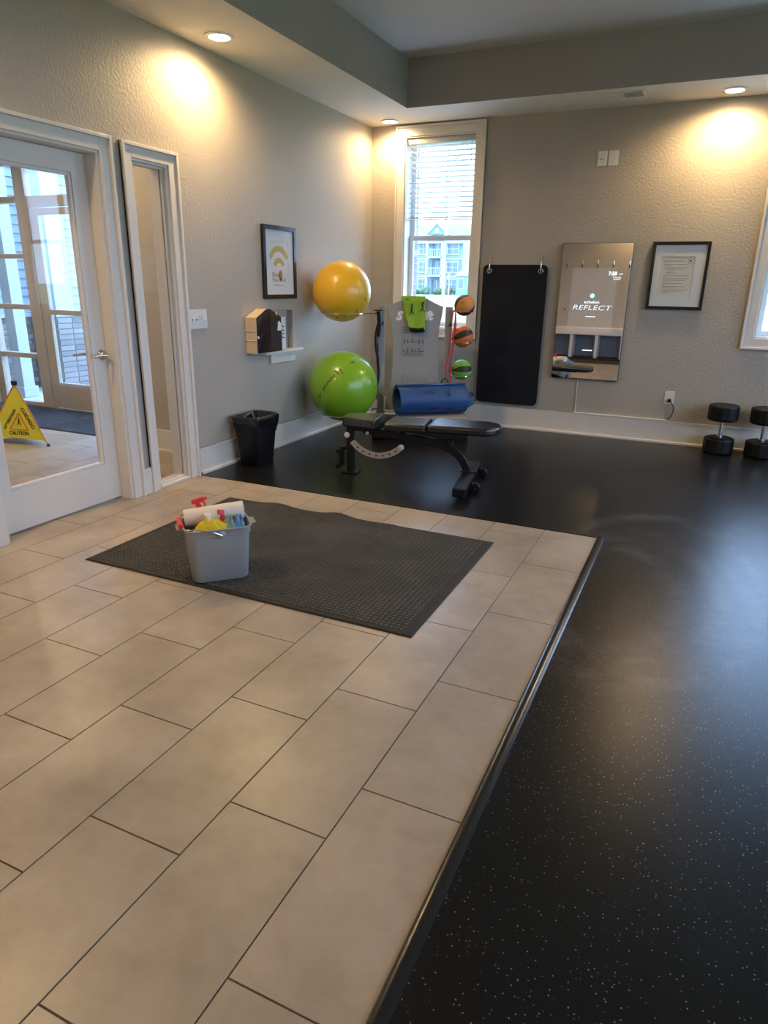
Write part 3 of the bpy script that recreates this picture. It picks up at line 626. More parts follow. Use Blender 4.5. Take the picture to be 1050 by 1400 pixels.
for i, (a, b_, ro) in enumerate(((.80, -.26, .9), (.50, -.63, .5), (-.15, -.86, 0.2), (.10, -.80, -.5))): MB().add(*wrap_sphere(figure(i, .024), (0, 0, 0), YR, dirv(a, b_), ro)).build('printed_figure', 'ink', ball)
ball = thing('stability_ball', 'large green stability ball in the lower ring of the rack behind the bench', 'exercise ball', GB, group='stability balls')
MB().sphere((0, 0, 0), GR, 64, 40).build('ball_skin', 'greenball', ball, smooth=True)
vd = (CAM - GB).normalized(); vr = Vector((0, 0, 1)).cross(vd).normalized(); vu = vd.cross(vr)
mb = MB()
for i, (a, b_, ro) in enumerate(((-.05, .40, .5), (.28, .66, 1.2), (.62, .66, 2.0), (-.66, -.28, -.5), (-.72, -.62, -.7), (-.16, .37, .9))): MB().add(*wrap_sphere(figure(i + 1, .032), (0, 0, 0), GR, dirv(a, b_), ro)).build('printed_figure', 'ink', ball)
# unreadable diagonal logo: two fine lines and a row of short strokes
bars = MB()
bars.box((-.085, .018, 0), (.085, .021, .0001)); bars.box((-.085, -.021, 0), (.085, -.018, .0001))
for q in range(11):
    u = -.075 + q * .015; bars.box((u, -.010 + .004 * (q % 2), 0), (u + .005, .011 - .003 * (q % 3), .0001)); bars.box((u, -.010 + (q % 3) * .008, 0), (u + .013, -.005 + (q % 3) * .008, .0001))
fine = []
mb.add(*wrap_sphere((bars.v, bars.f), (0, 0, 0), GR, dirv(-.42, .09), .93))
tag(mb.build('printed_logo', 'ink', ball), kind='stuff')
# medicine balls in wedge shaped panels
def medball(c, r, colm, axis, lab, spin=0.0, blk=34):
    b_ = thing('medicine_ball', lab, 'medicine ball', c, group='medicine balls on the rack')
    q = Vector(axis).normalized().to_track_quat('Z', 'Y').to_matrix().to_4x4() @ Matrix.Rotation(spin, 4, 'Z')
    a = 0.0
    for i in range(6):
        wdt = math.radians(blk if i % 2 else 120 - blk); rr = r - (.0015 if i % 2 else 0); gap = .012
        mb = MB().grid(lambda u, v: tuple(q @ Vector((rr * math.sin(PI * (.004 + .992 * v)) * math.cos(a + gap + u * (wdt - 2 * gap)), rr * math.sin(PI * (.004 + .992 * v)) * math.sin(a + gap + u * (wdt - 2 * gap)), rr * math.cos(PI * (.004 + .992 * v))))), 10, 20)
        mb.build('panel', 'medblk' if i % 2 else colm, b_, smooth=True); a += wdt
    MB().sphere((0, 0, 0), r * .975, 24, 14).build('core', 'medblk', b_, smooth=True)
    d = (CAM - Vector(c)).normalized()
    vr = Vector((0, 0, 1)).cross(d).normalized(); vu = d.cross(vr)
    mb = MB(); mb.add(*wrap_sphere(figure(3, .020), (0, 0, 0), r, d * .93 + vu * .25 - vr * .2, .4)); mb.build('printed_figure', 'ink', b_)
    ring('ball_ring', c, math.sqrt(r * r - .054 ** 2) + .004, .325, c[2] - .054, .004)
MBX = [(.463, 1.181, .0935, 'medtan', 'amber and black medicine ball, topmost on the right of the rack', (.9, .2, .55), 2.2),
       (.461, .906, .098, 'medor', 'orange medicine ball with a black panel, second down the rack', (.9, .1, .32), 3.1),
       (.467, .603, .094, 'medgr', 'green and black medicine ball on the rack above the blue rolled mat', (1, .3, .05), 3.25),
       (.515, .332, .094, 'medbl', 'teal blue medicine ball, lowest on the rack behind the blue rolled mat', (.8, .3, .3), 3.0)]
for u, z, r, cm, lb, ax, sp in MBX:
    medball(tuple(rw(u, -.03 if cm == 'medbl' else 0, z)), r, cm, RM.to_3x3() @ Vector(ax), lb, sp)
# towel draped over the panel top
t = thing('towel', 'lime green printed towel draped over the rack panel', 'towel', tuple(rw(0, 0, 1.245)), RA)
def tow(u, v):
    x = -.112 + .218 * u; s_ = v * .40 - .11
    wob = .006 * math.sin(u * 9 + v * 5)
    if s_ < 0: y, z = .014 - s_ * .02 + wob * .3, s_ + .004
    else:
        y, z = -.016 - .03 * v + wob, -s_ + .004
        x = x + (.05 * v * v) * (1 - u) * 1.6
    if abs(s_) < .02: z = .006; y = -.014 * (s_ / .02)
    return (x, y, z)
o = MB().grid(tow, 14, 26).build('cloth', 'lime', t, smooth=True); q = o.modifiers.new('thick', 'SOLIDIFY'); q.thickness = .007; q.offset = 0
mb = MB()
for i, (x, z, s_) in enumerate(((-.02, -.120, .062), (.075, -.105, .062), (-.055, -.02, .024))):
    vs, fs = figure((4, 0, 3)[i], s_, x, z); MB().add(vs, fs, Matrix(((1, 0, 0, 0), (0, 0, -1, -.056), (0, 1, 0, 0), (0, 0, 0, 1)))).build('printed_figure', 'ink', t)
mb = MB().grid(lambda u, v: (-.035 + .135 * u + .02 * (v - .5), -.030 - .028 * math.sin(v * PI), -.262 - .028 * v - .012 * math.sin(u * PI)), 10, 4)
o = mb.build('dark_lining', 'black', t, smooth=True); q = o.modifiers.new('thick', 'SOLIDIFY'); q.thickness = .01
# blue rolled mat
rl = thing('rolled_mat', 'blue rolled exercise mat lying on the rack tray behind the bench', 'exercise mat', tuple(rw(.165, .235, .2225)), RA + math.radians(17))
Rr = .139; mb = MB(); Nn = 150; turns = 2.6; Lh = .318
def spiral(i): a = -PI * .62 + turns * 2 * PI * (1 - i / Nn); r = Rr - .013 * turns * (i / Nn); return a, r
ins, outs = [], []
for i in range(Nn + 1):
    a, r = spiral(i); outs.append((r * math.cos(a), r * math.sin(a) + Rr)); ins.append(((r - .0085) * math.cos(a), (r - .0085) * math.sin(a) + Rr))
vs = []; fs = []
for x in (-Lh, Lh):
    vs += [(x + (.02 if (x > 0) else 0) * (1 - i / Nn), y, z) for i, (y, z) in enumerate(outs)] + [(x, y, z) for y, z in ins]
K = Nn + 1
for i in range(Nn):
    fs += [(i, i + 1, 2 * K + i + 1, 2 * K + i), (K + i + 1, K + i, 3 * K + i, 3 * K + i + 1), (i + 1, i, K + i, K + i + 1), (2 * K + i, 2 * K + i + 1, 3 * K + i + 1, 3 * K + i)]
fs += [(0, 2 * K, 3 * K, K)]
mb.add(vs, fs); mb.build('foam_sheet', 'bluemat', rl, smooth=True)
def on_roll(g, x0, ang, rot=0):
    out = []
    for x, y, z in g[0]:
        xx = x * math.cos(rot) - y * math.sin(rot); yy = x * math.sin(rot) + y * math.cos(rot)
        a = ang + yy / Rr; out.append((x0 + xx, -(Rr + .0015) * math.cos(a), Rr + (Rr + .0015) * math.sin(a)))
    return out, g[1]
mb = MB()
for x0, an, ro, i, s_ in ((-.02, .62, 1.57, 0, .055), (.14, .45, 0, 4, .045), (-.0, -.52, 0, 3, .07), (.16, -.6, 0, 3, .06)): MB().add(*on_roll(figure(i, s_), x0, an, ro)).build('printed_figure', 'bluedeep', rl)
# black strap on the left arm
sp_ = thing('resistance_strap', 'black looped resistance strap hanging beside the left post of the rack', 'strap', tuple(rw(-.315, .03, 1.12)), RA)
def strap(u, v):
    tw = 5.0 * v * (v > .28); hw = .017 if v < .45 else .012
    x = (u - .5) * 2 * hw * math.cos(tw) + .008 * math.sin(v * 11); y = (u - .5) * 2 * hw * math.sin(tw)
    return (x - .005, y - .012, -.80 * v)
o = MB().grid(strap, 3, 70).build('webbing', 'black', sp_, smooth=True); q = o.modifiers.new('thick', 'SOLIDIFY'); q.thickness = .004
o = MB().grid(lambda u, v: ((u - .5) * .022 - .028 * math.sin(v * PI) ** .7, -.02, -.10 - .32 * v), 2, 30).build('loop', 'black', sp_, smooth=True); q = o.modifiers.new('thick', 'SOLIDIFY'); q.thickness = .004
MB().tube([(.03, -.012, .008), (-.045, -.012, .008)], .006, 8).build('hanger_pin', 'black', sp_, smooth=True)
# red resistance tubes on the right arm
rt_ = thing('resistance_tube', 'red resistance tube with black handles hanging on the right post of the rack', 'resistance band', tuple(rw(.37, .05, 1.13)), RA)
MB().tube([(-.012, 0, 0), (-.02, 0, -.1), (-.035, 0, -.35), (-.055, 0, -.52), (-.06, 0, -.60)], .0065, 10).build('tube', 'redtube', rt_, smooth=True)
MB().tube([(-.012, 0, 0), (.0, -.012, .012), (.012, 0, 0), (.005, 0, -.18), (-.008, 0, -.42), (-.012, 0, -.66)], .0065, 10).build('tube', 'redtube', rt_, smooth=True)
MB().tube([(.012, .01, 0), (.02, .01, -.12), (-.018, .01, -.55)], .0055, 8).build('tube', 'redtube', rt_, smooth=True)
for x, z in ((-.06, -.60), (-.012, -.66)):
    g = MB().tube([(x - .035, 0, z - .09), (x + .035, 0, z - .09)], .014, 12).build('handle', 'black', rt_, smooth=True)
    MB().tube([(x - .035, 0, z - .09), (x - .03, 0, z - .03), (x, 0, z), (x + .03, 0, z - .03), (x + .035, 0, z - .09)], .006, 8).build('handle_strap', 'black', g, smooth=True)

# ------------------------------------------------------------------ weight bench
bn = thing('weight_bench', 'black adjustable weight bench with padded seat and backrest', 'bench', (1.45, -2.19, .003), math.radians(10))
def pad(nm, poly, z0, z1, bev=.018):
    mb = MB().prism(poly, z0, z1); return mb.build(nm, 'vinylblk', bn, smooth=True, bevel=bev, seg=4)
pad('seat_pad', [(-.545, -.075), (-.52, -.10), (-.29, -.155), (-.275, -.145), (-.275, .145), (-.29, .155), (-.52, .10), (-.545, .075)], .372, .437)
pad('back_pad', [(-.215, -.15), (.086, -.15), (.086, .15), (-.215, .15)], .365, .422)
e2 = [(.098, .15), (.098, -.15)] + [(.47 + .13 * math.sin(a), -.15 * math.cos(a)) for a in [PI * i / 14 for i in range(15)]]
pad('back_pad', e2[1:2] + e2[2:] + e2[:1], .370, .428)
BOX('pad_plate', (-.53, -.07, .362), (-.285, .07, .373), 'steelblk', bn); BOX('pad_plate', (-.2, -.06, .355), (.40, .06, .367), 'steelblk', bn)
def rtube(pts, w_, h_):   # rectangular tube along a path in the local xz plane
    mb = MB(); rg = []
    for i, (x, z) in enumerate(pts):
        a = pts[max(0, i - 1)]; c = pts[min(len(pts) - 1, i + 1)]; t_ = Vector((c[0] - a[0], c[1] - a[1])).normalized(); nn = Vector((-t_.y, t_.x)) * h_ / 2
        rg.append([(x + nn.x, -w_ / 2, z + nn.y), (x + nn.x, w_ / 2, z + nn.y), (x - nn.x, w_ / 2, z - nn.y), (x - nn.x, -w_ / 2, z - nn.y)])
    return mb.rings(rg)
arc = [(-.40, .335), (-.25, .325), (0.0, .290), (.10, .275)] + [(.14 + .245 * math.sin(a), .020 + .245 * math.cos(a)) for a in [math.radians(q) for q in (8, 20, 32, 44, 56, 68, 80, 90)]] + [(.387, .06)]
rtube(arc, .055, .05).build('main_beam', 'steelblk', bn, smooth=True, bevel=.006)
MB().tube([(-.05, 0, .315), (.1, 0, .302), (.23, 0, .268)], .011, 10).build('support_rod', 'steelblk', bn, smooth=True)
rtube([(-.505, .345), (-.505, .25), (-.50, .015)], .06, .05).build('rear_leg', 'steelblk', bn, bevel=.006)
rtube([(-.53, .345), (-.36, .345)], .05, .04).build('seat_bracket', 'steelblk', bn, bevel=.004)
BOX('foot_plate', (-.56, -.055, 0), (-.44, .055, .016), 'steelblk', bn, .004)
rtube([(-.565, .20), (-.580, .05)], .05, .03).build('transport_handle', 'black', bn, bevel=.005); MB().tube([(-.565, 0, .18), (-.51, 0, .2)], .012, 8).build('handle_bracket', 'black', bn, smooth=True)
MB().tube([(-.585, -.05, .165), (-.585, .05, .165)], .018, 12).build('grip', 'black', bn, smooth=True); MB().tube([(-.585, -.05, .055), (-.585, .05, .055)], .022, 12).build('grip', 'black', bn, smooth=True)
br = MB(); br.prism(rrect(-.045, -.46, .045, .29, .012, 3), .035, .085, Matrix.Translation((.39, 0, 0))); br.build('front_bar', 'steelblk', bn, smooth=True, bevel=.008)
for y in (-.46, .29): BOX('end_cap', (.346, y - .010, .022), (.434, y + .010, .086), 'black', bn, .008)
BOX('mount_plate', (.33, -.05, .085), (.45, .05, .093), 'steelblk', bn, .002)
for y in (-.24, .17):
    wh = MB().lathe([(.0, -.014), (.030, -.014), (.036, -.008), (.036, .008), (.030, .014), (0, .014)], 24, Matrix.Translation((.468, y, .036)) @ Matrix.Rotation(PI / 2, 4, 'X')).build('wheel', 'black', bn, smooth=True)
    MB().lathe([(.0, -.018), (.010, -.018), (.010, .018), (0, .018)], 12, Matrix.Translation((.468, y, .036)) @ Matrix.Rotation(PI / 2, 4, 'X')).build('hub', 'chrome', wh, smooth=True)
    BOX('fork', (.425, y - .024, .03), (.475, y - .018, .065), 'steelblk', wh); BOX('fork', (.425, y + .018, .03), (.475, y + .024, .065), 'steelblk', wh)
# perforated adjustment arc
ac, ar = (-.285, .40), .245; inn, out = [], []
for i in range(19):
    a = math.radians(218 + i * (318 - 218) / 18); inn.append((ac[0] + (ar - .022) * math.cos(a), ac[1] + (ar - .022) * math.sin(a))); out.append((ac[0] + (ar + .022) * math.cos(a), ac[1] + (ar + .022) * math.sin(a)))
XZ = lambda y: Matrix(((1, 0, 0, 0), (0, 0, -1, y), (0, 1, 0, 0), (0, 0, 0, 1)))
mb = MB(); K = 19
vs = [(x, z, 0) for x, z in out] + [(x, z, 0) for x, z in inn] + [(x, z, .008) for x, z in out] + [(x, z, .008) for x, z in inn]
fs = []
for i in range(K - 1): fs += [(i, i + 1, K + i + 1, K + i), (2 * K + i + 1, 2 * K + i, 3 * K + i, 3 * K + i + 1), (i + 1, i, 2 * K + i, 2 * K + i + 1), (K + i, K + i + 1, 3 * K + i + 1, 3 * K + i)]
fs += [(0, K, 3 * K, 2 * K), (K - 1, 3 * K - 1, 4 * K - 1, 2 * K - 1)]
ap = mb.add(vs, fs, XZ(-.032)).build('adjustment_arc', mat('brushed_plate', (.50, .44, .38), .38, metal=.3), bn)
for i in range(7):
    a = math.radians(232 + i * 12); MB().lathe([(0, 0), (.007, 0), (.007, .0015), (0, .0015)], 10, XZ(-.0405) @ Matrix.Translation((ac[0] + ar * math.cos(a), ac[1] + ar * math.sin(a), 0))).build('hole', 'black', ap)
for x, z, y, r in ((-.52, .293, -.034, .021), (-.365, .318, -.034, .012), (-.105, .232, -.042, .021)):
    MB().lathe([(0, .014), (r * .7, .013), (r, .007), (r, 0)], 18, XZ(y) @ Matrix.Translation((x, z, 0))).build('bolt_cap', 'whitep', bn, smooth=True)
MB().tube([(-.105, -.04, .232), (-.105, .03, .232)], .012, 10).build('pop_pin', 'steelblk', bn, smooth=True)
rtube([(-.105, .36), (-.105, .23)], .02, .035).build('pin_bracket', 'steelblk', bn)
MB().tube([(.26, -.04, .27), (.27, -.03, .31)], .010, 8).build('knob', 'black', bn, smooth=True)

# ------------------------------------------------------------------ back wall things
ym = thing('hanging_mat', 'black exercise mat hanging by two eyelets on the back wall', 'exercise mat', (1.517, -.03, .245))
MB().prism(rrect(-.308, 0, .308, 1.30, .045, 6), -.006, .006, Matrix(((1, 0, 0, 0), (0, 0, -1, 0), (0, 1, 0, 0), (0, 0, 0, 1)))).build('foam', 'yogablk', ym, bevel=.002)
for x in (-.245, .245):
    g = MB().tube([(x + .02 * math.cos(a), -.0075, 1.245 + .02 * math.sin(a)) for a in [2 * PI * i / 20 for i in range(20)]], .004, 8, closed=True).build('eyelet', 'chrome', ym, smooth=True)
for x, lb in ((1.272, 'metal wall hook holding the left corner of the black hanging mat'), (1.762, 'metal wall hook holding the right corner of the black hanging mat')):
    h = thing('wall_hook', lb, 'hook', (x, 0, 1.57), group='hooks of the hanging mat')
    BOX('plate', (-.012, -.004, -.0), (.012, 0, .055), 'nickel', h, .002)
    MB().tube([(0, -.006, .04), (0, -.032, .036), (0, -.046, .01), (0, -.046, -.05), (0, -.042, -.085), (0, -.034, -.088)], .0045, 8).build('prong', 'nickel', h, smooth=True)
# smart mirror
sm = thing('smart_mirror', 'tall wall mirror with lit display text beside the framed document', 'mirror', (2.248, 0, .535))
BOX('housing', (-.302, -.036, 0), (.306, -.002, 1.195), 'blackgloss', sm, .003)
BOX('mirror_glass', (-.299, -.0375, .003), (.303, -.0361, 1.192), 'mirror', sm)
BOX('display', (-.195, -.0379, .43), (.195, -.0376, .985), 'display', sm)
MF = lambda u, z: Matrix(((1, 0, 0, u), (0, 0, -1, -.0385), (0, 1, 0, z), (0, 0, 0, 1)))
lettering('lettering', 'REFLECT', .062, 'screenglow', sm, MF(.0, .643) @ Matrix.Diagonal((1.42, 1, 1, 1)), shear=.2, spacing=1.0, bold=-.0008)
lettering('lettering', 'echelon', .036, 'screenglow', sm, MF(0, .693) @ Matrix.Diagonal((1.2, 1, 1, 1)), bold=.0004)
lettering('lettering', '7:58', .042, 'screenglow', sm, MF(.155, .938), bold=.0012); lettering('lettering', 'AM', .022, 'screenglow', sm, MF(.225, .934))
lettering('lettering', 'Tuesday', .022, 'screenglow', sm, MF(.195, .908))
mb = MB().lathe([(.0, 0), (.018, 0)], 20, MF(.0, .748)); mb.build('display_icon', mat('icon_glow', (.3, .7, .9), .5, emit=(.35, .75, 1.0), ek=.5), sm)
mb = MB(); mb.box((-.045, -.0386, .564), (.045, -.0385, .570)); mb.box((-.04, -.0386, .262), (.05, -.0385, .272)); mb.box((.165, -.0386, .888), (.225, -.0385, .892)); mb.build('display_lines', 'screenglow', sm)
MB().lathe([(.0, .002), (.007, .002), (.007, 0)], 14, MF(-.235, .625)).build('camera_lens', 'black', sm)
MB().tube([(-.055, -.008, .0), (-.057, -.006, -.1), (-.053, -.006, -.22), (-.052, -.006, -.315)], .004, 8).build('power_cable', 'whitep', sm, smooth=True)
rcw = MB().box((2.185, -.022, .208), (3.03, -.001, .219)).build('cable_raceway', 'whitep', bevel=.002); tag(rcw, 'thin white cable raceway on top of the back baseboard', 'cable cover')
# framed document
def frame(nm, lab, X, w_, h_, bw, dep, page):
    r = thing(nm, lab, 'framed print'); r.matrix_world = X
    for a, b_ in (((-w_ / 2, -h_ / 2), (-w_ / 2 + bw, h_ / 2)), ((w_ / 2 - bw, -h_ / 2), (w_ / 2, h_ / 2)), ((-w_ / 2 + bw, -h_ / 2), (w_ / 2 - bw, -h_ / 2 + bw)), ((-w_ / 2 + bw, h_ / 2 - bw), (w_ / 2 - bw, h_ / 2))):
        BOX('frame_side', (a[0], a[1], .001), (b_[0], b_[1], dep), 'frameblk', r, .002)
    x0, y0, x1, y1 = page; iw, ih = w_ / 2 - bw, h_ / 2 - bw
    mb = MB(); z0, z1 = .010, .0135
    mb.box((-iw, -ih, z0), (x0, ih, z1)); mb.box((x1, -ih, z0), (iw, ih, z1)); mb.box((x0, -ih, z0), (x1, y0, z1)); mb.box((x0, y1, z0), (x1, ih, z1)); mb.build('mount_board', 'paper', r)
    return r
fd = frame('framed_document', 'black framed printed rules page with white mount to the right of the mirror', face_back(2.938, 1.459), .457, .552, .026, .028, (-.154, -.172, .120, .161))
BOX('page', (-.156, -.174, .004), (.122, .163, .009), 'cream', fd)
pg = MB(); z0, z1 = .0092, .0094; yy = .118; random.seed(3)
for q, (x0, x1) in enumerate([(-.13, .035), (-.13, -.09), (-.125, .07), (-.125, -.06), (-.11, .08), (-.11, .03), (-.09, -.03), (-.10, -.03), (-.095, -.02), (-.12, .09), (-.12, -.08), (-.115, .09), (-.115, .06), (-.115, -.07), (-.12, .04), (-.12, -.09), (-.12, .08), (-.12, .02), (-.12, .09), (-.11, .05), (-.11, -.05)]):
    pg.box((x0, yy, z0), (x1, yy + .0032 + (.002 if q == 0 else 0), z1)); yy -= .0128
pg.build('print_lines', 'inkgrey', fd)
MB().tube([(.085 + .022 * math.cos(a), .125 + .022 * math.sin(a), .0093) for a in [2 * PI * i / 24 for i in range(24)]], .0015, 6, closed=True).build('emblem', 'inkgrey', fd)
MB().box((.077, .117, .0092), (.091, .131, .0094)).build('emblem', 'ink', fd)
BOX('glazing', (-.2, -.248, .016), (.2, .248, .0175), 'picglass', fd)
# wi-fi poster on the left wall
wf = frame('framed_poster', 'black framed wi-fi poster on the left wall above the niche', face_left(-1.719, 1.503), .474, .554, .034, .026, (-.142, -.185, .132, .165))
BOX('page', (-.144, -.187, .004), (.134, .167, .009), 'paper', wf)
def arcp(r0, r1, a0, a1, cx, cy):
    K = 20; vs = []; fs = []
    for i in range(K + 1):
        a = math.radians(a0 + (a1 - a0) * i / K); vs += [(cx + r0 * math.cos(a), cy + r0 * math.sin(a), .0095), (cx + r1 * math.cos(a), cy + r1 * math.sin(a), .0095)]
    for i in range(K): fs.append((2 * i, 2 * i + 1, 2 * i + 3, 2 * i + 2))
    return vs, fs
MB().add(*arcp(.115, .158, 28, 152, -.005, -.03)).add(*arcp(.045, .085, 20, 160, -.003, -.045)).build('printed_arcs', 'gold', wf)
MB().lathe([(0, .0094), (.036, .0094)], 28, Matrix.Translation((.015, -.098, 0)) @ Matrix.Diagonal((.8, 1.15, 1, 1))).build('printed_dot', 'gold', wf)
lettering('lettering', 'Enjoy', .052, 'ink', wf, Matrix.Translation((-.105, -.092, .0098)), align='LEFT')
lettering('lettering', 'Free Wi-Fi', .045, 'ink', wf, Matrix.Translation((-.105, -.133, .0098)), align='LEFT')
MB().box((-.09, -.167, .0094), (.0, -.164, .0096)).box((-.09, -.175, .0094), (.07, -.172, .0096)).build('print_lines', 'inkgrey', wf)
BOX('glazing', (-.205, -.245, .016), (.205, .245, .0175), 'picglass', wf)
# switch and blank plates
def plate(nm, lab, cat, X, w_, h_, group=None):
    r = thing(nm, lab, cat, group=group); r.matrix_world = X
    BOX('cover_plate', (-w_ / 2, -h_ / 2, .0005), (w_ / 2, h_ / 2, .006), 'whitep', r, .002); return r
sw = plate('light_switch', 'white four-gang light switch plate beside the sidelight casing', 'light switch', face_left(-2.752, 1.101), .182, .128)
for i, y in enumerate((-.066, -.024, .022, .064)):
    if i < 2:
        MB().box((-.005, -.010, 0), (.005, .010, .012), Matrix.Translation((y, 0, .005)) @ Matrix.Rotation(.5, 4, 'X')).build('toggle', 'whitep', sw, bevel=.001)
    else:
        g = BOX('dimmer_paddle', (y - .017, -.033, .006), (y + .017, .033, .009), 'whitep', sw, .001); MB().box((y - .004, -.01 + (i - 2.5) * -.02, .009), (y + .004, .004 + (i - 2.5) * -.02, .017)).build('slider', 'whitep', g, bevel=.001)
pl = plate('wall_plate', 'small white cable plate high on the back wall, left of the pair', 'wall plate', face_back(2.202, 2.405), .078, .116, 'plates high on the back wall')
MB().box((-.02, -.006, .006), (.008, -.001, .0068)).build('cable_slot', 'ink', pl)
pl = plate('wall_plate', 'small white outlet plate high on the back wall, right of the pair', 'wall plate', face_back(2.294, 2.405), .078, .116, 'plates high on the back wall')
for dy in (-.03, .02):
    g = BOX('socket', (-.016, dy - .013, .006), (.016, dy + .013, .008), 'whitep', pl, .002)
    MB().box((-.007, dy - .003, .008), (-.005, dy + .006, .0084)).box((.005, dy - .003, .008), (.007, dy + .006, .0084)).build('slot', 'ink', g)
ou = plate('wall_outlet', 'white wall outlet with a black plug near the dumbbells', 'outlet', face_back(3.015, .42), .082, .116)
BOX('socket', (-.016, .012, .006), (.016, .038, .008), 'whitep', ou, .002); BOX('socket', (-.016, -.04, .006), (.016, -.012, .008), 'whitep', ou, .002)
pk = thing('power_cord', 'black plug and cord curling from the wall outlet to the baseboard', 'cord', (3.02, -.008, .396))
MB().lathe([(0, .03), (.012, .03), (.017, .02), (.018, 0), (0, 0)], 16, Matrix.Rotation(PI / 2, 4, 'X')).build('plug', 'black', pk, smooth=True)
MB().tube([(0, -.028, 0), (.012, -.034, -.006), (.040, -.03, -.045), (.046, -.024, -.095), (.030, -.018, -.145), (.006, -.012, -.17)], .0045, 8).build('cable', 'black', pk, smooth=True)

# ------------------------------------------------------------------ dumbbells
def dumbbell(x, y, lab, proto=None):
    if proto:
        c = dup(proto); c.location = (x, y, .003); c['label'] = lab; return c
    d = thing('dumbbell', lab, 'dumbbell', (x, y, .003), .15, group='dumbbells against the back wall')
    for z0 in (0, .282):
        MB().lathe([(.100, 0), (.120, .008), (.124, .022), (.124, .118), (.120, .132), (.100, .140), (.035, .140)], 14, Matrix.Translation((0, 0, z0))).build('head', 'dumb', d, bevel=.003)
    MB().lathe([(.016, .138), (.0165, .17), (.018, .21), (.0165, .25), (.016, .284)], 20).build('handle', 'chrome', d, smooth=True)
    for z0 in (.138, .272): MB().lathe([(.026, 0), (.026, .012)], 20, Matrix.Translation((0, 0, z0))).build('collar', 'chrome', d, smooth=True)
    return d
d0 = dumbbell(3.470, -.185, 'black rubber dumbbell standing on end, nearest the wall outlet')
dumbbell(3.795, -.185, 'black rubber dumbbell standing on end at the right edge', d0)

# ------------------------------------------------------------------ niche shelf, carton, book
sl = thing('niche_shelf', 'white shelf sill with apron under the wall niche', 'shelf', (0, -1.755, 0))
BOX('sill_board', (-.055, -.208, .800), (-.0, .228, .817), 'trim', sl); BOX('sill_board', (.0, -.30, .800), (.085, .262, .822), 'trim', sl, .004)
BOX('apron', (0, -.145, .715), (.022, .228, .80), 'trim', sl, .003); BOX('apron_cap', (0, -.16, .770), (.035, .243, .80), 'trim', sl, .004)
cb = thing('gable_carton', 'kraft gable-top carton with a glossy dark maroon front on the niche shelf', 'carton', (.055, -2.035, .8225))
wy, dx, hz_ = .176, .052, .272
MB().add([(-dx, -wy, 0), (dx - .001, -wy, 0), (dx - .001, wy, 0), (-dx, wy, 0), (-dx, -wy, hz_), (dx - .001, -wy, hz_), (dx - .001, wy, hz_), (-dx, wy, hz_), (-dx, -.02, hz_ + .062), (dx - .001, -.02, hz_ + .062)],
         [(0, 3, 2, 1), (0, 1, 5, 4), (2, 3, 7, 6), (0, 4, 8, 7, 3), (1, 2, 6, 9, 5), (4, 5, 9, 8), (6, 7, 8, 9)]).build('body', 'kraft', cb, bevel=.002)
for z in (.10, .17): MB().tube([(-dx, -wy - .001, z), (dx - .004, -wy - .001, z)], .003, 6).build('crease', 'kraft', cb)
MB().add([(dx + .002, -wy + .002, 0.004), (dx + .006, 0, .004), (dx + .002, wy - .004, .004), (dx + .002, -wy + .002, hz_ - .002), (dx + .010, 0, hz_ - .004), (dx + .002, wy - .012, hz_ - .002), (dx - .0005, -.04, hz_ + .060), (dx - .0005, .02, hz_ + .060)],
         [(0, 1, 4, 3), (1, 2, 5, 4), (3, 4, 7, 6), (4, 5, 7)]).build('front_wrap', 'maroon', cb)
MB().prism([(0, 0), (.055, 0), (.055, .05), (.03, .075), (.01, .062)], 0, .002, Matrix.Translation((dx + .010, .095, .165)) @ face_left(0, 0)).build('white_tag', 'paper', cb)
MB().lathe([(0, .003), (.012, .002), (.012, 0)], 14, Matrix.Translation((dx + .004, -wy + .014, .125)) @ Matrix.Rotation(PI / 2, 4, 'Y')).build('white_button', 'whitep', cb)
MB().box((dx - .0, .06, hz_ + .0), (dx + .003, .075, hz_ + .05), Matrix.Translation((0, .03, -.012)) @ Matrix.Rotation(0, 4, 'X')).build('handle_edge', 'paper', cb)
bk = thing('booklet', 'pale teal upright booklet beside the carton in the niche', 'booklet', (-.018, -1.675, .818))
MB().box((-.02, -.055, 0), (.02, .035, .262)).build('pages', 'teal', bk, bevel=.002)
mb = MB()
for q in range(4): mb.box((.0201, -.02 + .006 * (q % 2), .09 + q * .03), (.0206, .012, .098 + q * .03)); mb.box((.0201, -.02, .09 + q * .03), (.0206, -.013, .11 + q * .03))
mb.build('cover_marks', 'ink', bk)

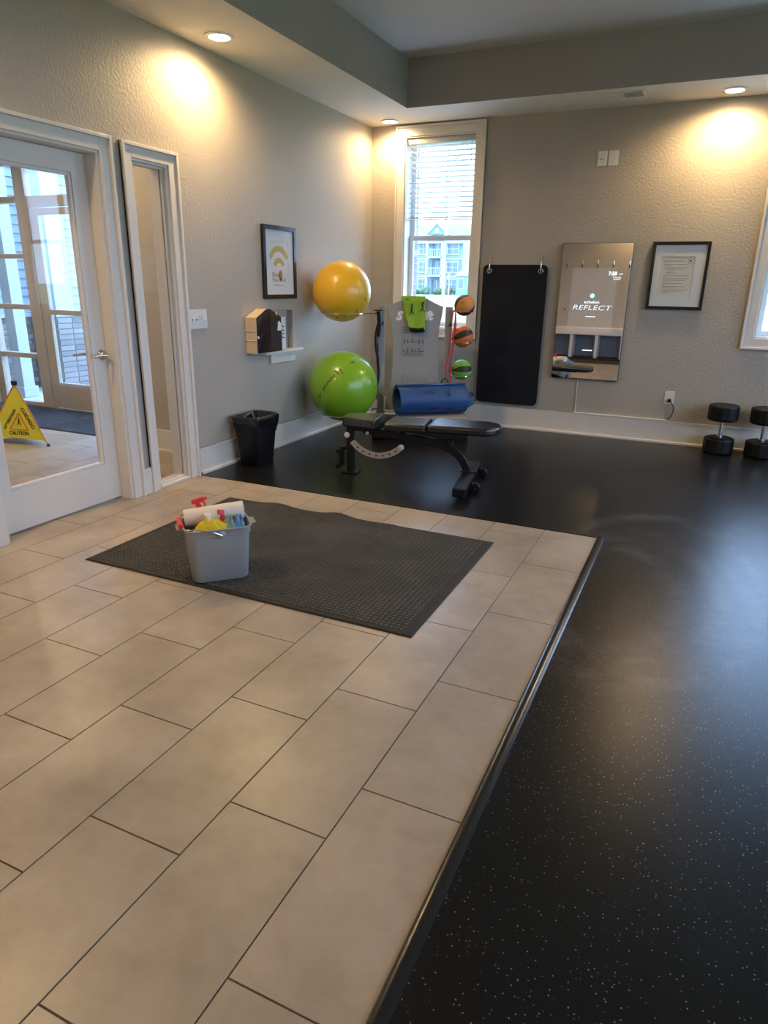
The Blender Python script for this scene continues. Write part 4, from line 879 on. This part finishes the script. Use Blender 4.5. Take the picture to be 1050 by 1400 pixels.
# ------------------------------------------------------------------ bin
bi = thing('waste_bin', 'black waste bin with a folded-over liner against the left wall', 'bin', (.163, -2.355, .003))
def rr3(w_, h_, z, r, k=6, j=0.0):
    return [(x + j * math.sin(i * 2.7 + z * 40), y + j * math.cos(i * 1.9 + z * 33), z) for i, (x, y) in enumerate(rrect(-w_ / 2, -h_ / 2, w_ / 2, h_ / 2, r, k))]
mb = MB().rings([rr3(.17, .235, 0, .04), rr3(.176, .245, .01, .04), rr3(.232, .315, .375, .05), rr3(.226, .309, .375, .05), rr3(.17, .238, .015, .04)]); mb.build('body', 'black', bi, smooth=True)
mb = MB(); rg = []
for z, g in ((.285, .010), (.30, .012), (.33, .013), (.36, .014), (.378, .010), (.384, .0), (.378, -.014), (.33, -.024), (.25, -.034)):
    ring_ = []
    base_ = rr3(.222 + .2 * (min(z, .375) - .33) + 2 * g, .305 + .2 * (min(z, .375) - .33) + 2 * g, z, .05, 8)
    for i, (x, y, zz) in enumerate(base_):
        dz = 0
        if z < .30 and g > 0: dz = .035 * math.sin(i * .55) + .012 * math.sin(i * 1.9) + (-.035 if (x > 0 and y > -.05) else .045)
        if .30 <= z < .34 and g > 0: dz = (-.01 if (x > 0 and y > -.05) else .03)
        wv_ = .003 * math.sin(i * 2.3 + z * 60)
        ring_.append((x * (1 + wv_ * 6), y * (1 + wv_ * 4), zz + dz))
    rg.append(ring_)
mb.rings(rg, False, False).build('liner', 'liner', bi, smooth=True)

# ------------------------------------------------------------------ entrance mat with raised waffle blocks
em = thing('entrance_mat', 'large charcoal waffle entrance mat on the tile floor', 'mat', (0, 0, 0))
mx0, mx1, my0, my1 = .545, 2.342, -4.405, -3.212
def mz(x, y):
    t_ = max(0, 1 - (my1 - y) / .16); z = 0
    for cx, wd, hh in ((.93, .10, .016), (1.36, .09, .020), (1.70, .05, .004)): z += hh * math.exp(-((x - cx) / wd) ** 2) * t_
    t2 = max(0, 1 - (y - my0) / .12); z += .006 * math.exp(-((x - .84) / .07) ** 2) * t2
    return z
def mat_top(u, v): x, y = mx0 + (mx1 - mx0) * u, my0 + (my1 - my0) * v; return (x, y, .0045 + mz(x, y))
o = MB().grid(mat_top, 90, 60).build('mat_backing', 'matbase', em, smooth=True); q = o.modifiers.new('thick', 'SOLIDIFY'); q.thickness = .004; q.offset = -1
mb = MB(); pit = .0235; bw = .032; nx = int((mx1 - mx0 - 2 * bw) / pit); ny = int((my1 - my0 - 2 * bw) / pit)
for i in range(nx):
    for j in range(ny):
        x = mx0 + bw + (i + .5) * pit; y = my0 + bw + (j + .5) * pit; z = .0045 + mz(x, y); a, c = (.0098, .0075) if (i + j) % 2 else (.0075, .0098); a2, c2 = a - .002, c - .002; h = .0035 + random.uniform(0, .0012)
        mb.add([(x - a, y - c, z), (x + a, y - c, z), (x + a, y + c, z), (x - a, y + c, z), (x - a2, y - c2, z + h), (x + a2, y - c2, z + h), (x + a2, y + c2, z + h), (x - a2, y + c2, z + h)],
               [(4, 5, 6, 7), (0, 1, 5, 4), (1, 2, 6, 5), (2, 3, 7, 6), (3, 0, 4, 7)])
tag(mb.build('waffle_blocks', 'matnub', em), kind='stuff')
# border ribs
mb = MB()
for a, b_ in (((mx0 + .006, my0 + .006), (mx1 - .006, my0 + .03)), ((mx0 + .006, my0 + .03), (mx0 + .03, my1 - .03)), ((mx1 - .03, my0 + .03), (mx1 - .006, my1 - .03))):
    mb.box((a[0], a[1], .004), (b_[0], b_[1], .0068))
mb.build('rubber_border', 'matbase', em, bevel=.002)

# ------------------------------------------------------------------ cleaning bucket and what is in it
BKX, BKY, BKA = 1.262, -4.245, math.radians(46); BZ = .0095
bu = thing('cleaning_bucket', 'grey rectangular plastic bucket with wire bail on the entrance mat', 'bucket', (BKX, BKY, BZ), BKA)
mb = MB().rings([rr3(.250, .188, 0, .035), rr3(.260, .198, .006, .038), rr3(.288, .225, .225, .045), rr3(.298, .235, .228, .048), rr3(.304, .241, .258, .05), rr3(.312, .249, .262, .052), rr3(.312, .249, .266, .052), rr3(.298, .235, .266, .048), rr3(.282, .219, .225, .044), rr3(.255, .193, .012, .036)])
mb.build('tub', 'bucket', bu, smooth=True)
for sx_ in (-1, 1): MB().prism([(-.05, 0), (-.035, .03), (.035, .03), (.05, 0)], .252, .258, Matrix.Rotation(-sx_ * PI / 2, 4, 'Z') @ Matrix.Translation((0, .154, 0))).build('spout', 'bucket', bu, bevel=.002)
for sy_ in (-1, 1): MB().lathe([(0, .01), (.012, .009), (.019, .004), (.019, 0)], 18, Matrix.Translation((0.01, sy_ * .122, .240)) @ Matrix.Rotation(sy_ * -PI / 2, 4, 'X')).build('bail_pivot', 'bucket', bu, smooth=True)
pts = [(.01, -.134, .240), (-.02, -.136, .256), (-.10, -.134, .278), (-.150, -.11, .276), (-.163, -.06, .274), (-.166, 0, .273), (-.163, .06, .274), (-.150, .11, .276), (-.10, .134, .278), (-.02, .136, .256), (.01, .134, .240)]
wb = MB().tube(pts, .0025, 8).build('wire_bail', 'chrome', bu, smooth=True)
MB().tube([(-.1635, -.055, .274), (-.166, 0, .273), (-.1635, .055, .274)], .012, 12).build('bail_grip', 'red', wb, smooth=True)
BW = Matrix.Translation((BKX, BKY, BZ)) @ Matrix.Rotation(BKA, 4, 'Z')
def bthing(nm, lab, cat, x, y, z, rz=0.0): p_ = BW @ Vector((x, y, z)); return thing(nm, lab, cat, tuple(p_), BKA + rz)
pt = bthing('paper_towel_roll', 'white paper towel roll lying across the top of the grey bucket', 'paper towel', 0, .045, .262, math.radians(-4))
Xr = Matrix.Translation((0, 0, .028)) @ Matrix.Rotation(math.radians(-5), 4, 'Y') @ Matrix.Rotation(PI / 2, 4, 'Y')
MB().lathe([(.016, -.140), (.040, -.140), (.0415, -.135), (.0415, .135), (.040, .140), (.016, .140)], 28, Xr).build('sheets', 'pptowel', pt, smooth=True)
MB().lathe([(.016, -.139), (.0165, .139)], 18, Xr).build('core', 'kraft', pt, smooth=True)
o = MB().grid(lambda u, v: (.085 + .056 * u, .0425 * math.cos(.2 + 2.4 * v) * 1.01 - .0, .020 + .0435 * math.sin(-1.0 + 2.4 * v)), 4, 10).build('loose_sheet', 'paper', pt, smooth=True)
def sprayer(nm, lab, x, y, z, rz, tilt, tall=True, sc_=1.0):
    r = bthing(nm, lab, 'spray bottle', x, y, z, rz); r.rotation_euler = (math.radians(tilt[0]), math.radians(tilt[1]), BKA + rz); r.scale = (sc_,) * 3
    MB().lathe([(.030, 0), (.036, .01), (.036, .10), (.028, .14), (.014, .165), (.013, .18)], 20).build('bottle', 'bottle', r, smooth=True)
    hd = MB().box((-.045, -.011, .205), (.035, .011, .232)).box((-.012, -.010, .18), (.018, .010, .206)).box((-.062, -.006, .210), (-.044, .006, .226)).build('trigger_head', 'red', r, bevel=.004)
    MB().tube([(-.032, 0, .207), (-.040, 0, .185), (-.030, 0, .160), (-.024, 0, .145)], [.006, .006, .005, .004], 8).build('trigger', 'red', hd, smooth=True)
    MB().lathe([(.016, .168), (.016, .186)], 16).build('collar', 'red', r, smooth=True)
    return r
sprayer('spray_bottle', 'white spray bottle with a red trigger standing at the back of the bucket', -.030, .097, .185, math.radians(178), (-4, 14), sc_=.78)
sprayer('spray_bottle', 'small white spray bottle with a red head among the yellow cloths', .012, -.040, .125, math.radians(200), (12, -14), sc_=.86)
cp = bthing('cleaner_bottle', 'white screw-cap cleaner bottle in the middle of the bucket', 'bottle', -.038, -.020, .125)
MB().lathe([(.026, 0), (.028, .01), (.028, .11), (.02, .145), (.013, .155), (.0125, .165)], 20).build('bottle', 'bottle', cp, smooth=True); MB().lathe([(.017, .160), (.017, .186), (.0, .188)], 20).build('cap', 'whitep', cp, smooth=True)
def rag(nm, lab, col, x, y, z, sx_, sy_, h, seed, rz=0):
    t_ = bthing(nm, lab, 'cloth', x, y, z, rz); random.seed(seed)
    ph = [random.uniform(0, 6) for _ in range(8)]
    def f(u, v):
        r_, th = u, v * 2 * PI; a, c = r_ * math.cos(th), r_ * math.sin(th); e = 1 - r_ ** 2.5
        pl_ = .5 + .5 * math.sin(th * 3 + ph[0] + 3.5 * r_); p2_ = .5 + .5 * math.sin(a * 8 + c * 5 + ph[1])
        zz = h * e + (.020 * pl_ + .012 * p2_) * e + .006 * math.sin(a * 17 + c * 11 + ph[2]) * e
        k_ = 1 - .10 * math.sin(th * 5 + ph[3])
        return (a * sx_ * k_, c * sy_ * k_, zz - .03 * r_ * r_)
    o = MB().grid(f, 22, 64).build('fold', col, t_, smooth=True); q = o.modifiers.new('thick', 'SOLIDIFY'); q.thickness = .004
    return t_
rag('cleaning_cloth', 'yellow cleaning cloth bunched at the front of the bucket', 'yrag', -.030, -.066, .250, .108, .038, .026, 5)
rag('cleaning_cloth', 'teal grey cleaning cloth between the yellow and blue cloths in the bucket', 'trag', .055, -.052, .252, .044, .042, .024, 11)
rag('cleaning_cloth', 'blue cleaning cloth at the right end of the bucket', 'brag', .102, -.040, .252, .036, .058, .028, 21)

# ------------------------------------------------------------------ wet floor sign in the vestibule
A = Vector((-2.285, -2.895, 0)); B = Vector((-1.70, -2.742, 0)); mid = (A + B) / 2; ax = (B - A).normalized(); bkd = Vector((-ax.y, ax.x, 0))
bkd = Vector((-.70, .714, 0)); Cc = mid + bkd * .46; apex = mid + bkd * .10 + ax * .045 + Vector((0, 0, .505))
ws = thing('wet_floor_sign', 'yellow pop-up caution wet floor sign behind the glass door', 'caution sign', tuple(mid))
feet = [A, B, Cc]; cen = (A + B + Cc) / 3
lift = Vector((0, 0, .045)); sh = [f_ + (apex - f_) * .085 for f_ in feet]; tp = [apex + (f_ - apex) * .05 for f_ in feet]
for i in range(3):
    a, b_ = sh[i], sh[(i + 1) % 3]; c, d = tp[(i + 1) % 3], tp[i]; m_ = (a + b_) / 2 + Vector((0, 0, .012))
    o = MB().add([tuple(q - mid) for q in (a, m_, b_, c, d)], [(0, 1, 2, 3, 4)]).build('fabric_panel', 'yellow', ws); q = o.modifiers.new('thick', 'SOLIDIFY'); q.thickness = .002
    MB().tube([tuple(feet[i] - mid + Vector((0, 0, .006))), tuple(apex - mid)], .005, 8).build('rib', 'orange', ws, smooth=True)
    MB().lathe([(.0, 0), (.013, 0), (.013, .014), (.007, .022)], 12, Matrix.Translation(feet[i] - mid)).build('rubber_foot', 'black', ws, smooth=True)
MB().lathe([(.022, -.012), (.024, 0), (.024, .022), (.0, .024)], 16, Matrix.Translation(apex - mid)).build('top_cap', 'black', ws, smooth=True)
upv = (apex - mid).normalized(); nv = ax.cross(upv).normalized()
FX = Matrix(((ax.x, upv.x, nv.x, 0), (ax.y, upv.y, nv.y, 0), (ax.z, upv.z, nv.z, 0), (0, 0, 0, 1)))
def SX(u, v, rot=0.0): return FX @ Matrix.Translation((u, v, .004)) @ Matrix.Rotation(rot, 4, 'Z')
lettering('lettering', 'CAUTION', .042, 'ink', ws, SX(.03, .095), bold=.0012); lettering('lettering', 'CUIDADO', .044, 'ink', ws, SX(.115, .225, math.radians(-57)), bold=.0012)
lettering('lettering', 'ATTENTION', .036, 'ink', ws, SX(-.053, .212, math.radians(57)), bold=.0012)
tri = [(-.055, .128), (.115, .128), (.03, .268)]
mb = MB()
for i in range(3):
    a, b_ = Vector(tri[i]), Vector(tri[(i + 1) % 3]); mb.tube([tuple(FX @ Vector((a.x, a.y, .004))), tuple(FX @ Vector((b_.x, b_.y, .004)))], .0045, 6)
mb.build('warning_triangle', 'orange', ws)
MB().add(*figure(2, .045), SX(.03, .185, -.6)).build('falling_figure', 'ink', ws)

# ------------------------------------------------------------------ behind the camera, seen in the mirror
cbn = thing('cubby_bench', 'white storage bench with open cubbies, reflected in the wall mirror', 'bench', (1.2, -7.6, 0))
BOX('bench_top', (-1.19, -.2, .478), (1.05, .22, .605), 'trim', cbn, .006); BOX('back_board', (-1.19, -.195, .06), (1.03, -.175, .478), 'cubby', cbn)
BOX('base', (-1.19, -.195, .0), (1.03, .19, .045), 'matbase', cbn)
for x in (-1.16, -.90, -.38, .10, .58, 1.0): BOX('divider', (x - .028, -.175, .045), (x + .028, .2, .478), 'trim', cbn, .003)
rm_ = tag(BOX('floor_strip', (-.1, -7.36, .0), (2.6, -6.80, .010), 'matbase', bevel=.003), 'dark floor strip in front of the cubby bench, reflected in the mirror', 'mat')  # flat dark strip laid on the floor before the bench
for i, lb in enumerate(('leftmost', 'second', 'middle', 'fourth', 'rightmost')):
    x = .537 + i * .292
    h = thing('coat_hook', 'dark coat hook, %s of five from the left in the mirror reflection' % lb, 'hook', (x, YF, 1.73), group='row of coat hooks')
    BOX('plate', (-.012, 0, -.02), (.012, .005, .12), 'nickel', h, .002)
    MB().tube([(0, .005, .0), (0, .04, -.01), (0, .06, .015), (0, .062, .03)], .007, 8).build('prong', 'steelblk', h, smooth=True); MB().sphere((0, .062, .034), .013, 12, 8).build('tip', 'steelblk', h, smooth=True)

# ------------------------------------------------------------------ outdoors
gr = MB().box((-200, 1.6, -.12), (160, 200, -.06)).box((-200, -60, -.12), (-7.0, 1.6, -.06)).box((7.2, -60, -.12), (160, 1.6, -.06)).build('lawn', 'grass'); struct(gr, 'pale green lawn outside the window', 'ground')
YB_ = 95.0
ap_ = thing('apartment_building', 'haze-tinted three-storey apartment building across the lawn, seen through the window', 'building', (-35.2, YB_, -.06))
MB().box((-13, 0, 0), (4.0, 12, 7.35)).box((-34, .8, 0), (-13, 12, 7.35)).build('wall', 'bldwall', ap_)
MB().add([(-35, -.6, 7.3), (4.6, -.6, 7.3), (4.6, 12.6, 7.3), (-35, 12.6, 7.3), (-34, 6, 10.4), (3.6, 6, 10.4)], [(0, 1, 5, 4), (1, 2, 5), (2, 3, 4, 5), (3, 0, 4), (0, 3, 2, 1)]).build('roof', 'bldroof', ap_)
def bldg_window(x, z, w_, h_):
    f_ = BOX('window', (x - w_ / 2 - .12, -.10, z - .12), (x + w_ / 2 + .12, .0, z + h_ + .12), 'extwhite', ap_)
    n_ = 2 if w_ > 1.0 else 1
    for i in range(n_):
        a = x - w_ / 2 + i * w_ / n_ + .05; c = a + w_ / n_ - .1
        BOX('pane', (a, -.13, z + .05), (c, -.10, z + h_ / 2 - .04), 'bldglass', f_); BOX('pane', (a, -.13, z + h_ / 2 + .04), (c, -.10, z + h_ - .05), 'bldglass', f_)
for z in (.75, 3.2, 5.75):
    for x, w_ in ((-7.0, 1.5), (-4.7, 1.5), (-2.3, 1.5), (2.4, 1.7), (-10.5, 1.5)): bldg_window(x, z, w_, 1.45)
for z in (2.75, 5.35):     # balconies
    bc = BOX('balcony', (-1.2, -1.5, z - .22), (1.2, 0, z), 'extwhite', ap_)
    BOX('railing', (-1.2, -1.5, z + .95), (1.2, -1.42, z + 1.05), 'extwhite', bc)
    for q in range(9): BOX('baluster', (-1.15 + q * .28, -1.48, z), (-1.09 + q * .28, -1.44, z + .95), 'extwhite', bc)
for x in (-1.2, 1.2): BOX('balcony_post', (x - .16, -1.5, 0), (x + .16, -1.2, 7.35), 'extwhite', ap_)
for z in (.1, 2.8, 5.4): BOX('balcony_door', (-.85, -.06, z), (.85, 0, z + 2.0), 'bldglass', ap_); 
for z in (.1, 2.8, 5.4): BOX('door_frame', (-.06, -.1, z), (.06, -.06, z + 2.0), 'extwhite', ap_)
for z in (2.45, 4.95): BOX('band_board', (-13, -.08, z), (-1.3, 0, z + .22), 'extwhite', ap_); BOX('band_board', (1.3, -.08, z), (4.0, 0, z + .22), 'extwhite', ap_)
BOX('fascia', (-34.5, -.7, 7.2), (4.3, -.55, 7.42), 'extwhite', ap_)
gb = MB().add([(-1.5, -.9, 8.4), (1.7, -.9, 8.4), (.1, -.9, 9.85), (-1.5, 2.5, 8.4), (1.7, 2.5, 8.4), (.1, 3.2, 9.85)], [(0, 1, 2), (5, 4, 3), (0, 2, 5, 3), (1, 4, 5, 2), (0, 3, 4, 1)]).build('gable', 'bldroof', ap_)
MB().tube([(-1.65, -1.0, 8.35), (.1, -1.0, 9.95), (1.85, -1.0, 8.35)], .13, 6).build('gable_trim', 'extwhite', gb); BOX('gable_vent', (-.2, -1.0, 8.6), (.4, -.9, 9.2), 'extwhite', gb)
hs_ = thing('neighbour_house', 'pale gabled house beside the apartment building, seen through the window', 'house', (-26.3, 88.0, -.06))
MB().box((-2.6, 0, 0), (9, 9, 7.0)).build('wall', 'houseside', hs_)
mb = MB()
for q in range(16): mb.box((-2.62, -.04, .25 + q * .4), (9.0, 0, .29 + q * .4))
mb.build('siding_lines', 'siding', hs_)
MB().add([(-2.9, -2.2, 2.6), (1.5, -2.2, 2.6), (-.7, -2.2, 4.2), (-2.9, 0, 2.6), (1.5, 0, 2.6), (-.7, 0, 4.2)], [(0, 1, 2), (5, 4, 3), (0, 2, 5, 3), (1, 4, 5, 2), (0, 3, 4, 1)]).build('porch_gable', 'extwhite', hs_)
BOX('porch_wall', (-2.7, -2.0, 0), (1.3, 0, 2.6), 'bldwall', hs_)
for x in (-2.0, -.6): g = BOX('window', (x - .45, -2.08, .9), (x + .45, -2.0, 2.3), 'extwhite', hs_); BOX('pane', (x - .35, -2.12, 1.0), (x + .35, -2.08, 2.2), 'bldglass', g)
random.seed(12)
for i, lb in enumerate(('leftmost', 'second from left', 'middle', 'second from right', 'rightmost')):
    x = -39.2 + i * 1.75 + random.uniform(-.1, .1)
    t_ = thing('shrub', 'rounded dark shrub, %s of five along the apartment building' % lb, 'shrub', (x, 92.2 + random.uniform(-.8, .8), -.06), group='shrubs along the apartment building')
    mb = MB()
    for q in range(5): mb.sphere((random.uniform(-.5, .5), random.uniform(-.3, .3), .45 + random.uniform(-.15, .25)), random.uniform(.32, .5), 10, 7)
    mb.build('foliage', 'leaf', t_); MB().cone((0, 0, 0), (0, 0, .4), .06, .04, 8).build('stem', 'bark', t_)
tr = thing('bare_tree', 'slim tan leafless tree on the lawn, seen through the window', 'tree', (-28.6, 82.0, -.06))
MB().tube([(0, 0, 0), (.05, 0, 1.4), (0, 0, 3.0)], [.11, .08, .03], 8).build('trunk', 'bark', tr, smooth=True)
for i in range(16):
    a = random.uniform(0, 6.28); z = random.uniform(.8, 2.6); L_ = (3.1 - z) * .5
    MB().tube([(0, 0, z), (L_ * .6 * math.cos(a), L_ * .6 * math.sin(a), z + L_ * .7), (L_ * .7 * math.cos(a), L_ * .7 * math.sin(a), z + L_ * 1.2)], [.035, .025, .01], 5).build('branch', 'bark', tr)
lp = thing('lawn_pole', 'thin white pole on the lawn just outside the window', 'pole', (-.305, 3.0, -.06))  # plain thin post, carries no lamp
MB().lathe([(.022, 0), (.020, 3.4)], 12).build('pole', 'extwhite', lp, smooth=True); MB().lathe([(.05, 0), (.05, .03), (.022, .05)], 12).build('base', 'extwhite', lp, smooth=True)
# brick return beside the window, outside
wr = struct(BOX('wall_window_return', (-.12, .201, 0), (.33, .43, 3.4), 'mortar'), 'brick return outside the left edge of the tall window', 'wall')
o0 = None
for r_ in range(42):
    for q in range(1):
        if o0 is None: o = BOX('brick', (0, 0, 0), (.010, .205, .058), 'brick'); o0 = o.data
        else: o = bpy.data.objects.new('brick', o0); COL.objects.link(o)
        o.location = (.328, .215 + q * .215, .006 + r_ * .068); o.parent = wr
